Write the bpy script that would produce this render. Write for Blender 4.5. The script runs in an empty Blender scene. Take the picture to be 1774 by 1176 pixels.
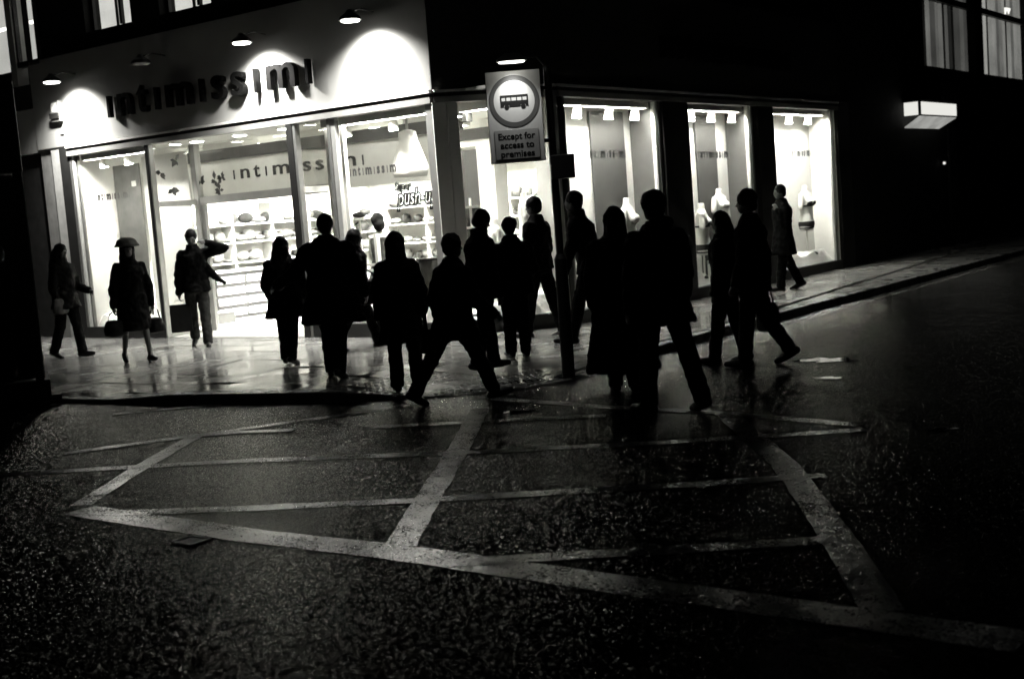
import bpy, bmesh, math, random
from mathutils import Vector, Matrix
R = math.radians
random.seed(7)
scene = bpy.context.scene
COL = scene.collection

# ------------------------------------------------------------------ camera
F_PX, ROLL, PITCH, AZ = 2190.0, R(4.336), R(5.738), R(36.595)
CAM = Vector((9.55, -13.0, 1.70))
EX = Vector((math.cos(AZ), math.sin(AZ), 0)); EY = Vector((-math.sin(AZ), math.cos(AZ), 0)); EZ = Vector((0, 0, 1))
RIGHT0 = EX; FWD = EY*math.cos(PITCH) - EZ*math.sin(PITCH); UP0 = EY*math.sin(PITCH) + EZ*math.cos(PITCH)
CR = RIGHT0*math.cos(ROLL) - UP0*math.sin(ROLL); CU = RIGHT0*math.sin(ROLL) + UP0*math.cos(ROLL)
cd = bpy.data.cameras.new('camera'); cam = bpy.data.objects.new('camera', cd); COL.objects.link(cam)
cd.sensor_width = 36.0; cd.lens = 36.0*F_PX/1774.0; cd.clip_start = 0.1; cd.clip_end = 400
cd.dof.use_dof = True; cd.dof.focus_distance = 11.5; cd.dof.aperture_fstop = 2.4
m = Matrix.Identity(4)
for i, v in enumerate((CR, CU, -FWD)):
    for j in range(3): m[j][i] = v[j]
m.translation = CAM; cam.matrix_world = m; scene.camera = cam

# ------------------------------------------------------------------ night sky, faint moonlight, exposure
w = bpy.data.worlds.new('World'); scene.world = w; w.use_nodes = True
nt = w.node_tree; bg = nt.nodes['Background']; sky = nt.nodes.new('ShaderNodeTexSky'); sky.sky_type = 'NISHITA'
sky.sun_disc = False; sky.sun_elevation = R(8); sky.sun_rotation = R(150)
hsv = nt.nodes.new('ShaderNodeHueSaturation'); hsv.inputs['Saturation'].default_value = 0.05
nt.links.new(sky.outputs[0], hsv.inputs['Color']); nt.links.new(hsv.outputs[0], bg.inputs[0]); bg.inputs[1].default_value = 0.00035
ld = bpy.data.lights.new('sun', 'SUN'); ld.energy = 0.0015; ld.angle = R(8); so = bpy.data.objects.new('sun', ld); COL.objects.link(so)
so.rotation_euler = (R(82), 0, R(30))
scene.view_settings.view_transform = 'Standard'; scene.view_settings.look = 'None'
scene.view_settings.exposure = 0.0; scene.view_settings.gamma = 1.0; scene.view_settings.use_curve_mapping = False
cy = scene.cycles
cy.use_denoising = True; cy.max_bounces = 7; cy.diffuse_bounces = 3; cy.glossy_bounces = 3; cy.transparent_max_bounces = 12
cy.caustics_reflective = False; cy.caustics_refractive = False; cy.sample_clamp_indirect = 12.0; cy.use_adaptive_sampling = True
cy.adaptive_threshold = 0.02
S_ROOM, S_STRIP, S_DISC, S_FASCIA = 1200.0, 370.0, 45.0, 16.0     # lamp strengths

# ------------------------------------------------------------------ pixel -> place (1774 x 1176 photograph)
def ray(px, py):
    return (CR*(px-887) - CU*(py-588) + FWD*F_PX).normalized()
def G(px, py, z=0.0):
    r = ray(px, py); return CAM + r*((z-CAM.z)/r.z)
def PY(px, py, Y=0.0):
    r = ray(px, py); return CAM + r*((Y-CAM.y)/r.y)
def PX(px, py, X=0.0):
    r = ray(px, py); return CAM + r*((X-CAM.x)/r.x)
def AT(px, py, ref):
    r = ray(px, py); d = math.hypot(ref.x-CAM.x, ref.y-CAM.y); return CAM + r*(d/math.hypot(r.x, r.y))

# ------------------------------------------------------------------ materials
def grey(g, warm=0.0): return (g*(1+warm), g, g*(1-0.05-warm), 1)
MATS = {}
def mat(name, g, rough=0.6, spec=0.3, bump=0.0, bscale=40, var=0.15, vscale=6, metal=0.0, warm=0.0):
    if name in MATS: return MATS[name]
    M = bpy.data.materials.new(name); M.use_nodes = True; N = M.node_tree.nodes; L = M.node_tree.links
    b = N['Principled BSDF']; b.inputs['Roughness'].default_value = rough; b.inputs['Specular IOR Level'].default_value = spec
    b.inputs['Metallic'].default_value = metal
    tc = N.new('ShaderNodeTexCoord'); nz = N.new('ShaderNodeTexNoise'); nz.inputs['Scale'].default_value = vscale; nz.inputs['Detail'].default_value = 5
    L.new(tc.outputs['Object'], nz.inputs['Vector'])
    cr = N.new('ShaderNodeValToRGB'); L.new(nz.outputs[0], cr.inputs[0])
    cr.color_ramp.elements[0].position = 0.3; cr.color_ramp.elements[1].position = 0.7
    cr.color_ramp.elements[0].color = grey(g*(1-var), warm); cr.color_ramp.elements[1].color = grey(min(g*(1+var), 0.95), warm)
    L.new(cr.outputs[0], b.inputs['Base Color'])
    if bump:
        n2 = N.new('ShaderNodeTexNoise'); n2.inputs['Scale'].default_value = bscale; n2.inputs['Detail'].default_value = 4
        L.new(tc.outputs['Object'], n2.inputs['Vector'])
        bp = N.new('ShaderNodeBump'); bp.inputs['Strength'].default_value = 0.6; bp.inputs['Distance'].default_value = bump
        L.new(n2.outputs[0], bp.inputs['Height']); L.new(bp.outputs[0], b.inputs['Normal'])
    MATS[name] = M; return M
def emit(name, g, s=1.0, warm=0.01, var=0.0, scale=3.0):
    if name in MATS: return MATS[name]
    M = bpy.data.materials.new(name); M.use_nodes = True; N = M.node_tree.nodes; L = M.node_tree.links; N.clear()
    o = N.new('ShaderNodeOutputMaterial'); e = N.new('ShaderNodeEmission'); e.inputs[0].default_value = grey(g, warm); e.inputs[1].default_value = s
    if var:
        tc = N.new('ShaderNodeTexCoord'); nz = N.new('ShaderNodeTexNoise'); nz.inputs['Scale'].default_value = scale; nz.inputs['Detail'].default_value = 3
        L.new(tc.outputs['Object'], nz.inputs['Vector']); mp = N.new('ShaderNodeMapRange'); L.new(nz.outputs[0], mp.inputs[0])
        mp.inputs[1].default_value = .3; mp.inputs[2].default_value = .7; mp.inputs[3].default_value = s*(1-var); mp.inputs[4].default_value = s*(1+var); L.new(mp.outputs[0], e.inputs[1])
    L.new(e.outputs[0], o.inputs[0]); MATS[name] = M; return M
def glass(name='window_glass', tint=0.96, ior=1.45):
    if name in MATS: return MATS[name]
    M = bpy.data.materials.new(name); M.use_nodes = True; N = M.node_tree.nodes; L = M.node_tree.links; N.clear()
    o = N.new('ShaderNodeOutputMaterial'); t = N.new('ShaderNodeBsdfTransparent'); t.inputs[0].default_value = (tint, tint, tint*.99, 1)
    g = N.new('ShaderNodeBsdfGlossy'); g.inputs['Roughness'].default_value = 0.02; fr = N.new('ShaderNodeFresnel')
    ge = N.new('ShaderNodeNewGeometry'); mi = N.new('ShaderNodeMapRange'); L.new(ge.outputs['Backfacing'], mi.inputs[0])
    mi.inputs[3].default_value = ior; mi.inputs[4].default_value = 1/ior; L.new(mi.outputs[0], fr.inputs[0])      # same reflection on both faces of a pane
    mx = N.new('ShaderNodeMixShader'); L.new(fr.outputs[0], mx.inputs[0]); L.new(t.outputs[0], mx.inputs[1]); L.new(g.outputs[0], mx.inputs[2])
    L.new(mx.outputs[0], o.inputs[0]); MATS[name] = M; return M
def wet(name, g0, g1, r0, r1, chips, depth, rscale=0.9, broad=0.0, grain=0.0):
    """Wet ground: dark base, roughness varied by puddled patches, stone chips in relief."""
    if name in MATS: return MATS[name]
    M = bpy.data.materials.new(name); M.use_nodes = True; N = M.node_tree.nodes; L = M.node_tree.links; b = N['Principled BSDF']
    geo = N.new('ShaderNodeNewGeometry')
    def noise(sc, det=4, rgh=.55):
        n = N.new('ShaderNodeTexNoise'); n.inputs['Scale'].default_value = sc; n.inputs['Detail'].default_value = det; n.inputs['Roughness'].default_value = rgh
        L.new(geo.outputs['Position'], n.inputs['Vector']); return n
    def mr(src, a, b_, lo, hi):
        q = N.new('ShaderNodeMapRange'); L.new(src, q.inputs[0]); q.inputs[1].default_value = a; q.inputs[2].default_value = b_; q.inputs[3].default_value = lo; q.inputs[4].default_value = hi; return q
    n1 = noise(5); cr = N.new('ShaderNodeValToRGB'); L.new(n1.outputs[0], cr.inputs[0])
    cr.color_ramp.elements[0].position = .3; cr.color_ramp.elements[1].position = .7; cr.color_ramp.elements[0].color = grey(g0); cr.color_ramp.elements[1].color = grey(g1)
    L.new(cr.outputs[0], b.inputs['Base Color'])
    n2 = noise(rscale, 5); q = mr(n2.outputs[0], .36, .62, r0, r1); L.new(q.outputs[0], b.inputs['Roughness'])
    b.inputs['IOR'].default_value = 1.45
    last = None
    if broad:
        n3 = noise(7, 3); bp = N.new('ShaderNodeBump'); bp.inputs['Distance'].default_value = broad; bp.inputs['Strength'].default_value = 1; L.new(n3.outputs[0], bp.inputs['Height']); last = bp
    if depth:
        v = N.new('ShaderNodeTexVoronoi'); v.inputs['Scale'].default_value = chips; L.new(geo.outputs['Position'], v.inputs['Vector'])
        n4 = noise(chips*.6, 3, .7); ad = N.new('ShaderNodeMath'); ad.operation = 'MULTIPLY_ADD'; L.new(v.outputs['Distance'], ad.inputs[0]); ad.inputs[1].default_value = -.6; L.new(n4.outputs[0], ad.inputs[2])
        bp = N.new('ShaderNodeBump'); bp.inputs['Distance'].default_value = depth; bp.inputs['Strength'].default_value = 1; L.new(ad.outputs[0], bp.inputs['Height'])
        if last: L.new(last.outputs[0], bp.inputs['Normal'])
        last = bp
    if last: L.new(last.outputs[0], b.inputs['Normal'])
    MATS[name] = M; return M
def chips(M, scale, tilt, scale2=None):
    """stone chips: every Voronoi cell is a small facet with its own tilt"""
    N = M.node_tree.nodes; L = M.node_tree.links; b = N['Principled BSDF']; geo = [n for n in N if n.type == 'NEW_GEOMETRY'][0]
    v = N.new('ShaderNodeTexVoronoi'); v.inputs['Scale'].default_value = scale; L.new(geo.outputs['Position'], v.inputs['Vector'])
    sub = N.new('ShaderNodeVectorMath'); sub.operation = 'SUBTRACT'; L.new(v.outputs['Color'], sub.inputs[0]); sub.inputs[1].default_value = (.5, .5, .5)
    m1 = N.new('ShaderNodeVectorMath'); m1.operation = 'MULTIPLY'; L.new(sub.outputs[0], m1.inputs[0]); m1.inputs[1].default_value = (2, 2, 0)
    mul = N.new('ShaderNodeVectorMath'); mul.operation = 'SCALE'; L.new(m1.outputs[0], mul.inputs[0]); mul.inputs['Scale'].default_value = tilt
    ad = N.new('ShaderNodeVectorMath'); ad.operation = 'ADD'; L.new(mul.outputs[0], ad.inputs[0])
    src = b.inputs['Normal'].links[0].from_socket if b.inputs['Normal'].links else geo.outputs['Normal']; L.new(src, ad.inputs[1])
    nm = N.new('ShaderNodeVectorMath'); nm.operation = 'NORMALIZE'; L.new(ad.outputs[0], nm.inputs[0]); L.new(nm.outputs[0], b.inputs['Normal']); return M
def worn_paint():
    M = wet('worn_road_paint', .26, .40, .12, .26, 90, .0003, 1.2, .0008); N = M.node_tree.nodes; L = M.node_tree.links
    b = N['Principled BSDF']; src = b.inputs['Base Color'].links[0].from_socket; geo = [n for n in N if n.type == 'NEW_GEOMETRY'][0]
    def nz(sc, det):
        n = N.new('ShaderNodeTexNoise'); n.inputs['Scale'].default_value = sc; n.inputs['Detail'].default_value = det; n.inputs['Roughness'].default_value = .7; L.new(geo.outputs['Position'], n.inputs['Vector']); return n
    a, c = nz(75, 3), nz(2.3, 4); ma = N.new('ShaderNodeMath'); ma.operation = 'MULTIPLY_ADD'; L.new(c.outputs[0], ma.inputs[0]); ma.inputs[1].default_value = .7; L.new(a.outputs[0], ma.inputs[2])
    mp = N.new('ShaderNodeMapRange'); L.new(ma.outputs[0], mp.inputs[0]); mp.inputs[1].default_value = .86; mp.inputs[2].default_value = .97; mp.inputs[3].default_value = 0; mp.inputs[4].default_value = .9
    tr = N.new('ShaderNodeBsdfTransparent'); mx = N.new('ShaderNodeMixShader'); L.new(mp.outputs[0], mx.inputs[0]); L.new(b.outputs[0], mx.inputs[1]); L.new(tr.outputs[0], mx.inputs[2])
    out = [n for n in N if n.type == 'OUTPUT_MATERIAL'][0]; L.new(mx.outputs[0], out.inputs[0]); return M      # worn spots show the road below

ASPHALT = chips(wet('wet_asphalt', .004, .008, .08, .17, 0, 0, .8, .001), 135, .30)
SLAB = wet('wet_paving', .18, .30, .05, .28, 120, .00015, .75, .001)
KERB = wet('wet_kerb_granite', .10, .16, .2, .4, 90, .003, 2)
def rough_stone_gloss(M, power, top):
    """coarse wet stone: the gloss climbs late, only towards grazing view, because the chips shade one another"""
    N = M.node_tree.nodes; L = M.node_tree.links; b = N['Principled BSDF']; out = [n for n in N if n.type == 'OUTPUT_MATERIAL'][0]
    gl = N.new('ShaderNodeBsdfGlossy'); gl.inputs['Color'].default_value = grey(.95); b.inputs['Specular IOR Level'].default_value = 0
    L.new(b.inputs['Roughness'].links[0].from_socket, gl.inputs['Roughness']); L.new(b.inputs['Normal'].links[0].from_socket, gl.inputs['Normal'])
    lw = N.new('ShaderNodeLayerWeight'); lw.inputs['Blend'].default_value = .5; p = N.new('ShaderNodeMath'); p.operation = 'POWER'; L.new(lw.outputs['Facing'], p.inputs[0]); p.inputs[1].default_value = power
    q = N.new('ShaderNodeMath'); q.operation = 'MULTIPLY'; L.new(p.outputs[0], q.inputs[0]); q.inputs[1].default_value = top
    mx = N.new('ShaderNodeMixShader'); L.new(q.outputs[0], mx.inputs[0]); L.new(b.outputs[0], mx.inputs[1]); L.new(gl.outputs[0], mx.inputs[2]); L.new(mx.outputs[0], out.inputs[0])
rough_stone_gloss(ASPHALT, 10.0, 1.15)
PAINT = chips(worn_paint(), 110, .07); PAINT.node_tree.nodes['Principled BSDF'].inputs['IOR'].default_value = 2.1
SLAB.node_tree.nodes['Principled BSDF'].inputs['IOR'].default_value = 1.95
WATER = mat('puddle_water', .01, .02, .5, .0015, 5, 0)
WHITE = mat('white_paint', .78, .5, .3, var=.04)
CREAM = mat('cream_render', .33, .7, .2, .002, 60, .05, 2)
PALE = mat('pale_grey_paint', .32, .45, .3, var=.08)
MID = mat('mid_grey_panel', .07, .6, .2, var=.08)
DARKP = mat('dark_paint', .02, .5, .3, var=.2)
CHAR = mat('charcoal_wall', .018, .8, .15, .004, 30, .3)
FASCD = mat('shade_toned_fascia', .035, .7, .2, .002, 50, .12)  # corner and side-street fascia: the missing lamp light is put into the colour
ALU = mat('grey_aluminium', .25, .38, .5, var=.1, metal=.5)
BLACK = mat('black_plastic', .012, .5, .3, var=.2)
FLOOR = mat('shop_floor', .66, .25, .5, var=.05)
GLASS = glass(); GDARK = glass('tinted_glass', .25)
LAMP = emit('ceiling_lamp', 1, S_ROOM); STRIP = emit('strip_lamp', 1, S_STRIP); DISC = emit('spot_lens', 1, S_DISC); FLAMP = emit('fascia_lamp_lens', 1, S_FASCIA)
BLIND = emit('lit_blind', .9, .78, .0, .15, 2.0)

# ------------------------------------------------------------------ mesh helper
class MB:
    def __init__(s): s.v = []; s.f = []
    def add(s, vs, fs):
        o = len(s.v); s.v += [tuple(p) for p in vs]; s.f += [tuple(i+o for i in q) for q in fs]; return s
    def box(s, x0, x1, y0, y1, z0, z1):
        return s.add([(x, y, z) for z in (z0, z1) for x, y in ((x0, y0), (x1, y0), (x1, y1), (x0, y1))],
                     [(3, 2, 1, 0), (4, 5, 6, 7), (0, 1, 5, 4), (1, 2, 6, 5), (2, 3, 7, 6), (3, 0, 4, 7)])
    def prism(s, poly, z0, z1):
        n = len(poly); zf0 = z0 if callable(z0) else (lambda x, y: z0); zf1 = z1 if callable(z1) else (lambda x, y: z1)
        vs = [(x, y, zf0(x, y)) for x, y in poly] + [(x, y, zf1(x, y)) for x, y in poly]
        return s.add(vs, [tuple(range(n-1, -1, -1)), tuple(range(n, 2*n))] + [(i, (i+1) % n, n+(i+1) % n, n+i) for i in range(n)])
    def bar(s, a, b, w, h=None, up=(0, 0, 1)):
        """rectangular bar from a to b"""
        a, b = Vector(a), Vector(b); h = h or w; d = (b-a).normalized(); u = Vector(up)
        if abs(d.dot(u)) > .99: u = Vector((1, 0, 0))
        x = d.cross(u).normalized(); y = x.cross(d)
        vs = [p + x*(i*w/2) + y*(j*h/2) for p in (a, b) for i, j in ((-1, -1), (1, -1), (1, 1), (-1, 1))]
        return s.add(vs, [(0, 1, 2, 3), (7, 6, 5, 4), (1, 0, 4, 5), (2, 1, 5, 6), (3, 2, 6, 7), (0, 3, 7, 4)])
    def rings(s, rings, cap=True):
        n = len(rings[0]); vs = [p for r in rings for p in r]; fs = []
        for k in range(len(rings)-1):
            for i in range(n):
                j = (i+1) % n; fs.append((k*n+i, k*n+j, (k+1)*n+j, (k+1)*n+i))
        if cap: fs += [tuple(range(n-1, -1, -1)), tuple(range((len(rings)-1)*n, len(rings)*n))]
        return s.add(vs, fs)
    def loft(s, secs, n=16):
        """secs: (cx, cy, z, rx, ry) horizontal ellipses from bottom to top"""
        return s.rings([[(cx+rx*math.cos(2*math.pi*i/n), cy+ry*math.sin(2*math.pi*i/n), z) for i in range(n)] for cx, cy, z, rx, ry in secs])
    def tube(s, pts, rs, n=10):
        pts = [Vector(p) for p in pts]; rs = rs if isinstance(rs, (list, tuple)) else [rs]*len(pts); out = []
        for k, p in enumerate(pts):
            d = (pts[min(k+1, len(pts)-1)] - pts[max(k-1, 0)]).normalized(); u = Vector((0, 0, 1)) if abs(d.z) < .9 else Vector((1, 0, 0))
            x = d.cross(u).normalized(); y = d.cross(x)
            out.append([p + (x*math.cos(2*math.pi*i/n) + y*math.sin(2*math.pi*i/n))*rs[k] for i in range(n)])
        return s.rings(out)
    def caps(s, a, b, r1, r2, n=10):
        """tapered capsule with rounded ends"""
        a, b = Vector(a), Vector(b); d = (b-a).normalized(); P = []; Q = []
        for t in (-85, -50, -20): P.append(a + d*(r1*math.sin(R(t)))); Q.append(r1*math.cos(R(t)))
        P += [a, b]; Q += [r1, r2]
        for t in (20, 50, 85): P.append(b + d*(r2*math.sin(R(t)))); Q.append(r2*math.cos(R(t)))
        u = Vector((0, 0, 1)) if abs(d.z) < .9 else Vector((1, 0, 0)); x = d.cross(u).normalized(); y = d.cross(x)
        return s.rings([[p + (x*math.cos(2*math.pi*i/n) + y*math.sin(2*math.pi*i/n))*q for i in range(n)] for p, q in zip(P, Q)])
    def ball(s, c, rx, ry, rz, n=14, k=8, M=None):
        out = []
        for j in range(k+1):
            t = math.pi*(j+.04)/(k+.08) - math.pi/2
            ring = [Vector((rx*math.cos(t)*math.cos(2*math.pi*i/n), ry*math.cos(t)*math.sin(2*math.pi*i/n), rz*math.sin(t))) for i in range(n)]
            out.append([(M @ p if M else p) + Vector(c) for p in ring])
        return s.rings(out)
    def mesh(s, name, off=(0, 0, 0)):
        me = bpy.data.meshes.new(name); o = Vector(off); me.from_pydata([Vector(p)-o for p in s.v], [], s.f); me.update()
        bm = bmesh.new(); bm.from_mesh(me); bmesh.ops.recalc_face_normals(bm, faces=bm.faces); bm.to_mesh(me); bm.free(); return me
    def build(s, name, material, parent=None, smooth=False, bevel=0.0, world=True):
        """world=True: vertices are in scene space; the parent's location is taken off"""
        off = wloc(parent) if (parent and world) else Vector((0, 0, 0))
        me = s.mesh(name, off); ob = bpy.data.objects.new(name, me); COL.objects.link(ob)
        if material: me.materials.append(material)
        if parent: ob.parent = parent
        if smooth:
            for p in me.polygons: p.use_smooth = True
        if bevel:
            bv = ob.modifiers.new('bevel', 'BEVEL'); bv.width = bevel; bv.segments = 2; bv.limit_method = 'ANGLE'
        return ob
def wloc(o):
    v = Vector((0, 0, 0))
    while o: v += o.location; o = o.parent
    return v
def thing(name, label, cat, loc=(0, 0, 0), rz=0, group=None):
    o = bpy.data.objects.new(name, None); COL.objects.link(o); o.location = loc; o.rotation_euler = (0, 0, rz); o.empty_display_size = .1
    return tag(o, label, cat, group)
def tag(o, label, cat, group=None, kind=None):
    if label: o['label'] = label
    if cat: o['category'] = cat
    if group: o['group'] = group
    if kind: o['kind'] = kind
    return o
def copy_tree(o, parent=None):
    c = o.copy(); COL.objects.link(c); c.parent = parent
    for ch in list(o.children): copy_tree(ch, c)
    return c
def single(mb, name, material, label, cat, group=None, kind=None, smooth=False, bevel=0, base=None):
    """a thing that is one mesh: origin at its base"""
    xs = [p[0] for p in mb.v]; ys = [p[1] for p in mb.v]; zs = [p[2] for p in mb.v]
    b = Vector(base) if base else Vector(((min(xs)+max(xs))/2, (min(ys)+max(ys))/2, min(zs)))
    me = mb.mesh(name, b); ob = bpy.data.objects.new(name, me); COL.objects.link(ob); ob.location = b; me.materials.append(material)
    if smooth:
        for p in me.polygons: p.use_smooth = True
    if bevel: bv = ob.modifiers.new('bevel', 'BEVEL'); bv.width = bevel; bv.segments = 2
    return tag(ob, label, cat, group, kind)

# text -> mesh; returned mesh lies in XY, baseline at 0, left at 0
def text_mesh(txt, size, ext=.0, bold=0.0, shear=0.0, align='LEFT', spacing=1.0, outline=0.0):
    cu = bpy.data.curves.new('lettering', 'FONT'); cu.body = txt; cu.size = size; cu.extrude = ext; cu.offset = bold; cu.shear = shear; cu.align_x = align
    cu.space_character = spacing; cu.resolution_u = 4
    if outline: cu.fill_mode = 'NONE'; cu.bevel_depth = outline; cu.bevel_resolution = 1; cu.extrude = 0
    o = bpy.data.objects.new('tmp', cu); COL.objects.link(o); dg = bpy.context.evaluated_depsgraph_get()
    me = bpy.data.meshes.new_from_object(o.evaluated_get(dg)); bpy.data.objects.remove(o); return me
def put_text(name, txt, size, loc, xdir, material, parent=None, ext=.002, bold=0, shear=0, align='LEFT', width=None, spacing=1.0, outline=0.0):
    """upright lettering along the horizontal direction xdir; loc is the baseline start"""
    me = text_mesh(txt, size, ext, bold, shear, align, spacing, outline); me.name = name; me.materials.clear(); me.materials.append(material)
    xd = Vector(xdir).normalized(); zd = Vector((0, 0, 1)); nd = xd.cross(zd); off = wloc(parent) if parent else Vector((0, 0, 0))
    xs = [v.co.x for v in me.vertices]; k = (width/(max(xs)-min(xs))) if width else 1.0
    x0 = min(xs) if width else 0
    for v in me.vertices: v.co = Vector(loc) - off + xd*((v.co.x-x0)*k) + zd*v.co.y + nd*v.co.z
    ob = bpy.data.objects.new(name, me); COL.objects.link(ob); ob.parent = parent; return ob
def word(parent, loc, xdir, width, xh, material, ext=.001, bold=0.0, name='letter'):
    """the spaced shop name, each letter its own piece; i without a dot; xh = x-height"""
    adv = {'\u0131': .30, 'n': .62, 't': .42, 'm': 1.08, 's': .52}; gap = .30
    txt = '\u0131nt\u0131m\u0131ss\u0131m\u0131'; tot = sum(adv[c] for c in txt) + gap*(len(txt)-1); k = width/tot
    x = 0.0; xd = Vector(xdir).normalized(); out = []
    for c in txt:
        wd = {'\u0131': .09}.get(c)
        if c == '\u0131':
            me_loc = Vector(loc) + xd*((x+.10)*k)
            out.append(put_text(name, c, xh*1.83, me_loc, xd, material, parent, ext, bold, width=xh*.13))
        else:
            out.append(put_text(name, c, xh*1.83, Vector(loc)+xd*(x*k), xd, material, parent, ext, bold, width=adv[c]*k))
        x += adv[c] + gap
    return out

# ================================================================== GROUND
road_mb = MB().add([(-70, -70, 0), (70, -70, 0), (70, 90, 0), (-70, 90, 0)], [(0, 1, 2, 3)])
road = road_mb.build('road', ASPHALT); road['kind'] = 'structure'; road['label'] = 'dark wet asphalt road junction'

def painted(px, width, jit=.006, z=.004, pts=None):
    P = pts or [G(*q) for q in px]; P = [Vector((p[0], p[1], 0)) for p in P]; out = []
    for a, b in zip(P, P[1:]):
        n = max(2, int((b-a).length/.12)); out += [a.lerp(b, i/n) for i in range(n)]
    out.append(P[-1]); Lf, Rt = [], []
    for i, p in enumerate(out):
        d = (out[min(i+1, len(out)-1)] - out[max(i-1, 0)]).normalized(); s = Vector((-d.y, d.x, 0))
        Lf.append(p + s*(width/2 + random.uniform(-jit, jit))); Rt.append(p - s*(width/2 + random.uniform(-jit, jit)))
    mb = MB(); n = len(out)
    vs = [(q.x, q.y, z) for q in Lf+Rt]
    mb.add(vs, [(i, i+1, n+i+1, n+i) for i in range(n-1)])
    o = mb.build('painted_line', PAINT, road); return o
marks = [([(135, 884), (440, 929), (690, 957), (1110, 1018), (1500, 1072), (1774, 1112)], .24),
         ([(338, 756), (240, 812), (140, 876)], .15), ([(832, 708), (800, 770), (740, 866), (693, 948)], .17),
         ([(1256, 716), (1290, 745), (1360, 805), (1415, 880), (1485, 985), (1530, 1060)], .17),
         ([(0, 823), (420, 799), (800, 785), (1140, 768), (1500, 745)], .14), ([(195, 890), (420, 882), (740, 867), (1240, 838), (1430, 824)], .14),
         ([(770, 977), (1110, 957), (1420, 938), (1470, 935)], .14), ([(630, 742), (860, 730), (1050, 721)], .13),
         ([(830, 690), (1050, 706), (1240, 716), (1490, 738)], .13), ([(110, 787), (330, 757), (500, 733), (640, 714), (705, 703)], .13),
         ([(345, 756), (420, 750), (510, 746)], .12), ([(195, 719), (300, 709), (385, 702)], .13)]
for zi, (px, wd) in enumerate(marks): painted(px, wd, z=.004+.0006*zi)
painted(None, .07, pts=[(2.74, 0.2), (2.74, 14), (2.74, 32)])

# kerb line (convex), pavement heights
KL = [(-26, -5.6), (-12, -5.25), (-4, -5.05), (-1.3, -4.85), (.1, -4.52), (1.0, -4.25), (1.6, -4.02), (2.0, -3.78), (2.3, -3.42), (2.5, -3.05), (2.6, -2.6), (2.62, -2.0), (2.58, -1.2), (2.50, -.3), (2.45, 1), (2.44, 6), (2.44, 30)]
def zp(x, y):
    z = .105
    d = math.hypot(x-2.35, y+3.1); z -= .085*max(0, min(1, (1.95-d)/1.0))
    if y < -1.5: z -= .055*max(0, min(1, (-1.0-x)/.8))*max(0, min(1, (-1.5-y)/1.5))
    return z
def inset(poly, d):
    out = []
    for i, p in enumerate(poly):
        a = Vector(poly[max(i-1, 0)]); b = Vector(poly[min(i+1, len(poly)-1)]); t = (b-a).normalized(); out.append((p[0]-t.y*d, p[1]+t.x*d))
    return out
KI = inset(KL, .15)
region = KI + [(-26, 30)]
def clip(poly, a, b):
    out = []; ax, ay = a; ex, ey = b[0]-ax, b[1]-ay; side = lambda p: ex*(p[1]-ay) - ey*(p[0]-ax)
    for i, p in enumerate(poly):
        q = poly[(i+1) % len(poly)]; sp, sq = side(p), side(q)
        if sp >= 0: out.append(p)
        if sp*sq < 0: t = sp/(sp-sq); out.append((p[0]+(q[0]-p[0])*t, p[1]+(q[1]-p[1])*t))
    return out
base = MB().prism(KI + [(-26, 30)], 0.0, lambda x, y: zp(x, y)-.03)
pav = base.build('pavement', KERB); pav['kind'] = 'structure'; pav['label'] = 'wet slab pavement wrapping round the shop corner'
def in_building(x, y): return x < -.25 and y > .3 and (x - (-1.1))*1.25 - y*1.1 < 0
rows = []; yy = -5.6
tact = lambda x, y: math.hypot(x-1.75, y+3.45) < .80
nslab = 0; slab_info = []
W1, G1 = .60, .014
ny = 0; y = -5.7
while y < 20:
    x = -15.0 + (.45 if ny % 2 else 0)
    while x < 2.6:
        cx, cyy = x+.45, y+.3
        far = (cyy > 2 and cx < -.4) or (cyy > .4 and cx < -1.6)
        if not far and not in_building(cx, cyy) and not tact(cx, cyy):
            g = G1/2; poly = [(x+g, y+g), (x+.9-g, y+g), (x+.9-g, y+W1-g), (x+g, y+W1-g)]
            for a, b in zip(KI, KI[1:]):
                if poly: poly = clip(poly, a, b)
            if len(poly) >= 3 and not (cx > 0 and cyy > 16):
                ar = abs(sum(p[0]*q[1]-q[0]*p[1] for p, q in zip(poly, poly[1:]+poly[:1])))/2
                if ar > .01 and nslab < 290:
                    dz = random.uniform(-.003, .003); tx = random.uniform(-.004, .004); ty = random.uniform(-.004, .004)
                    zt = lambda px_, py_, dz=dz, tx=tx, ty=ty, cx=cx, cyy=cyy: zp(px_, py_) + dz + tx*(px_-cx) + ty*(py_-cyy)
                    MB().prism(poly, lambda a_, b_: zp(a_, b_)-.045, zt).build('paving_slab', SLAB, pav); nslab += 1
        x += .9
    y += W1; ny += 1
# blister paving at the dropped kerb: small square tiles with bumps
ang = 0
for i in range(-3, 4):
    for j in range(-3, 4):
        cx, cyy = 1.75 + i*.3, -3.45 + j*.3
        if math.hypot(cx-1.75, cyy+3.45) > 1.05: continue
        poly = [(cx-.146, cyy-.146), (cx+.146, cyy-.146), (cx+.146, cyy+.146), (cx-.146, cyy+.146)]
        for a, b in zip(KI, KI[1:]):
            if poly: poly = clip(poly, a, b)
        if len(poly) < 3: continue
        mb = MB().prism(poly, lambda a_, b_: zp(a_, b_)-.045, lambda a_, b_: zp(a_, b_)+.004)
        for u in range(3):
            for v in range(3):
                bx, by = cx-.1+u*.1, cyy-.1+v*.1; z0 = zp(bx, by)+.0035
                mb.loft([(bx, by, z0, .03, .03), (bx, by, z0+.007, .022, .022)], 8)
        mb.build('blister_tile', SLAB, pav)
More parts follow.
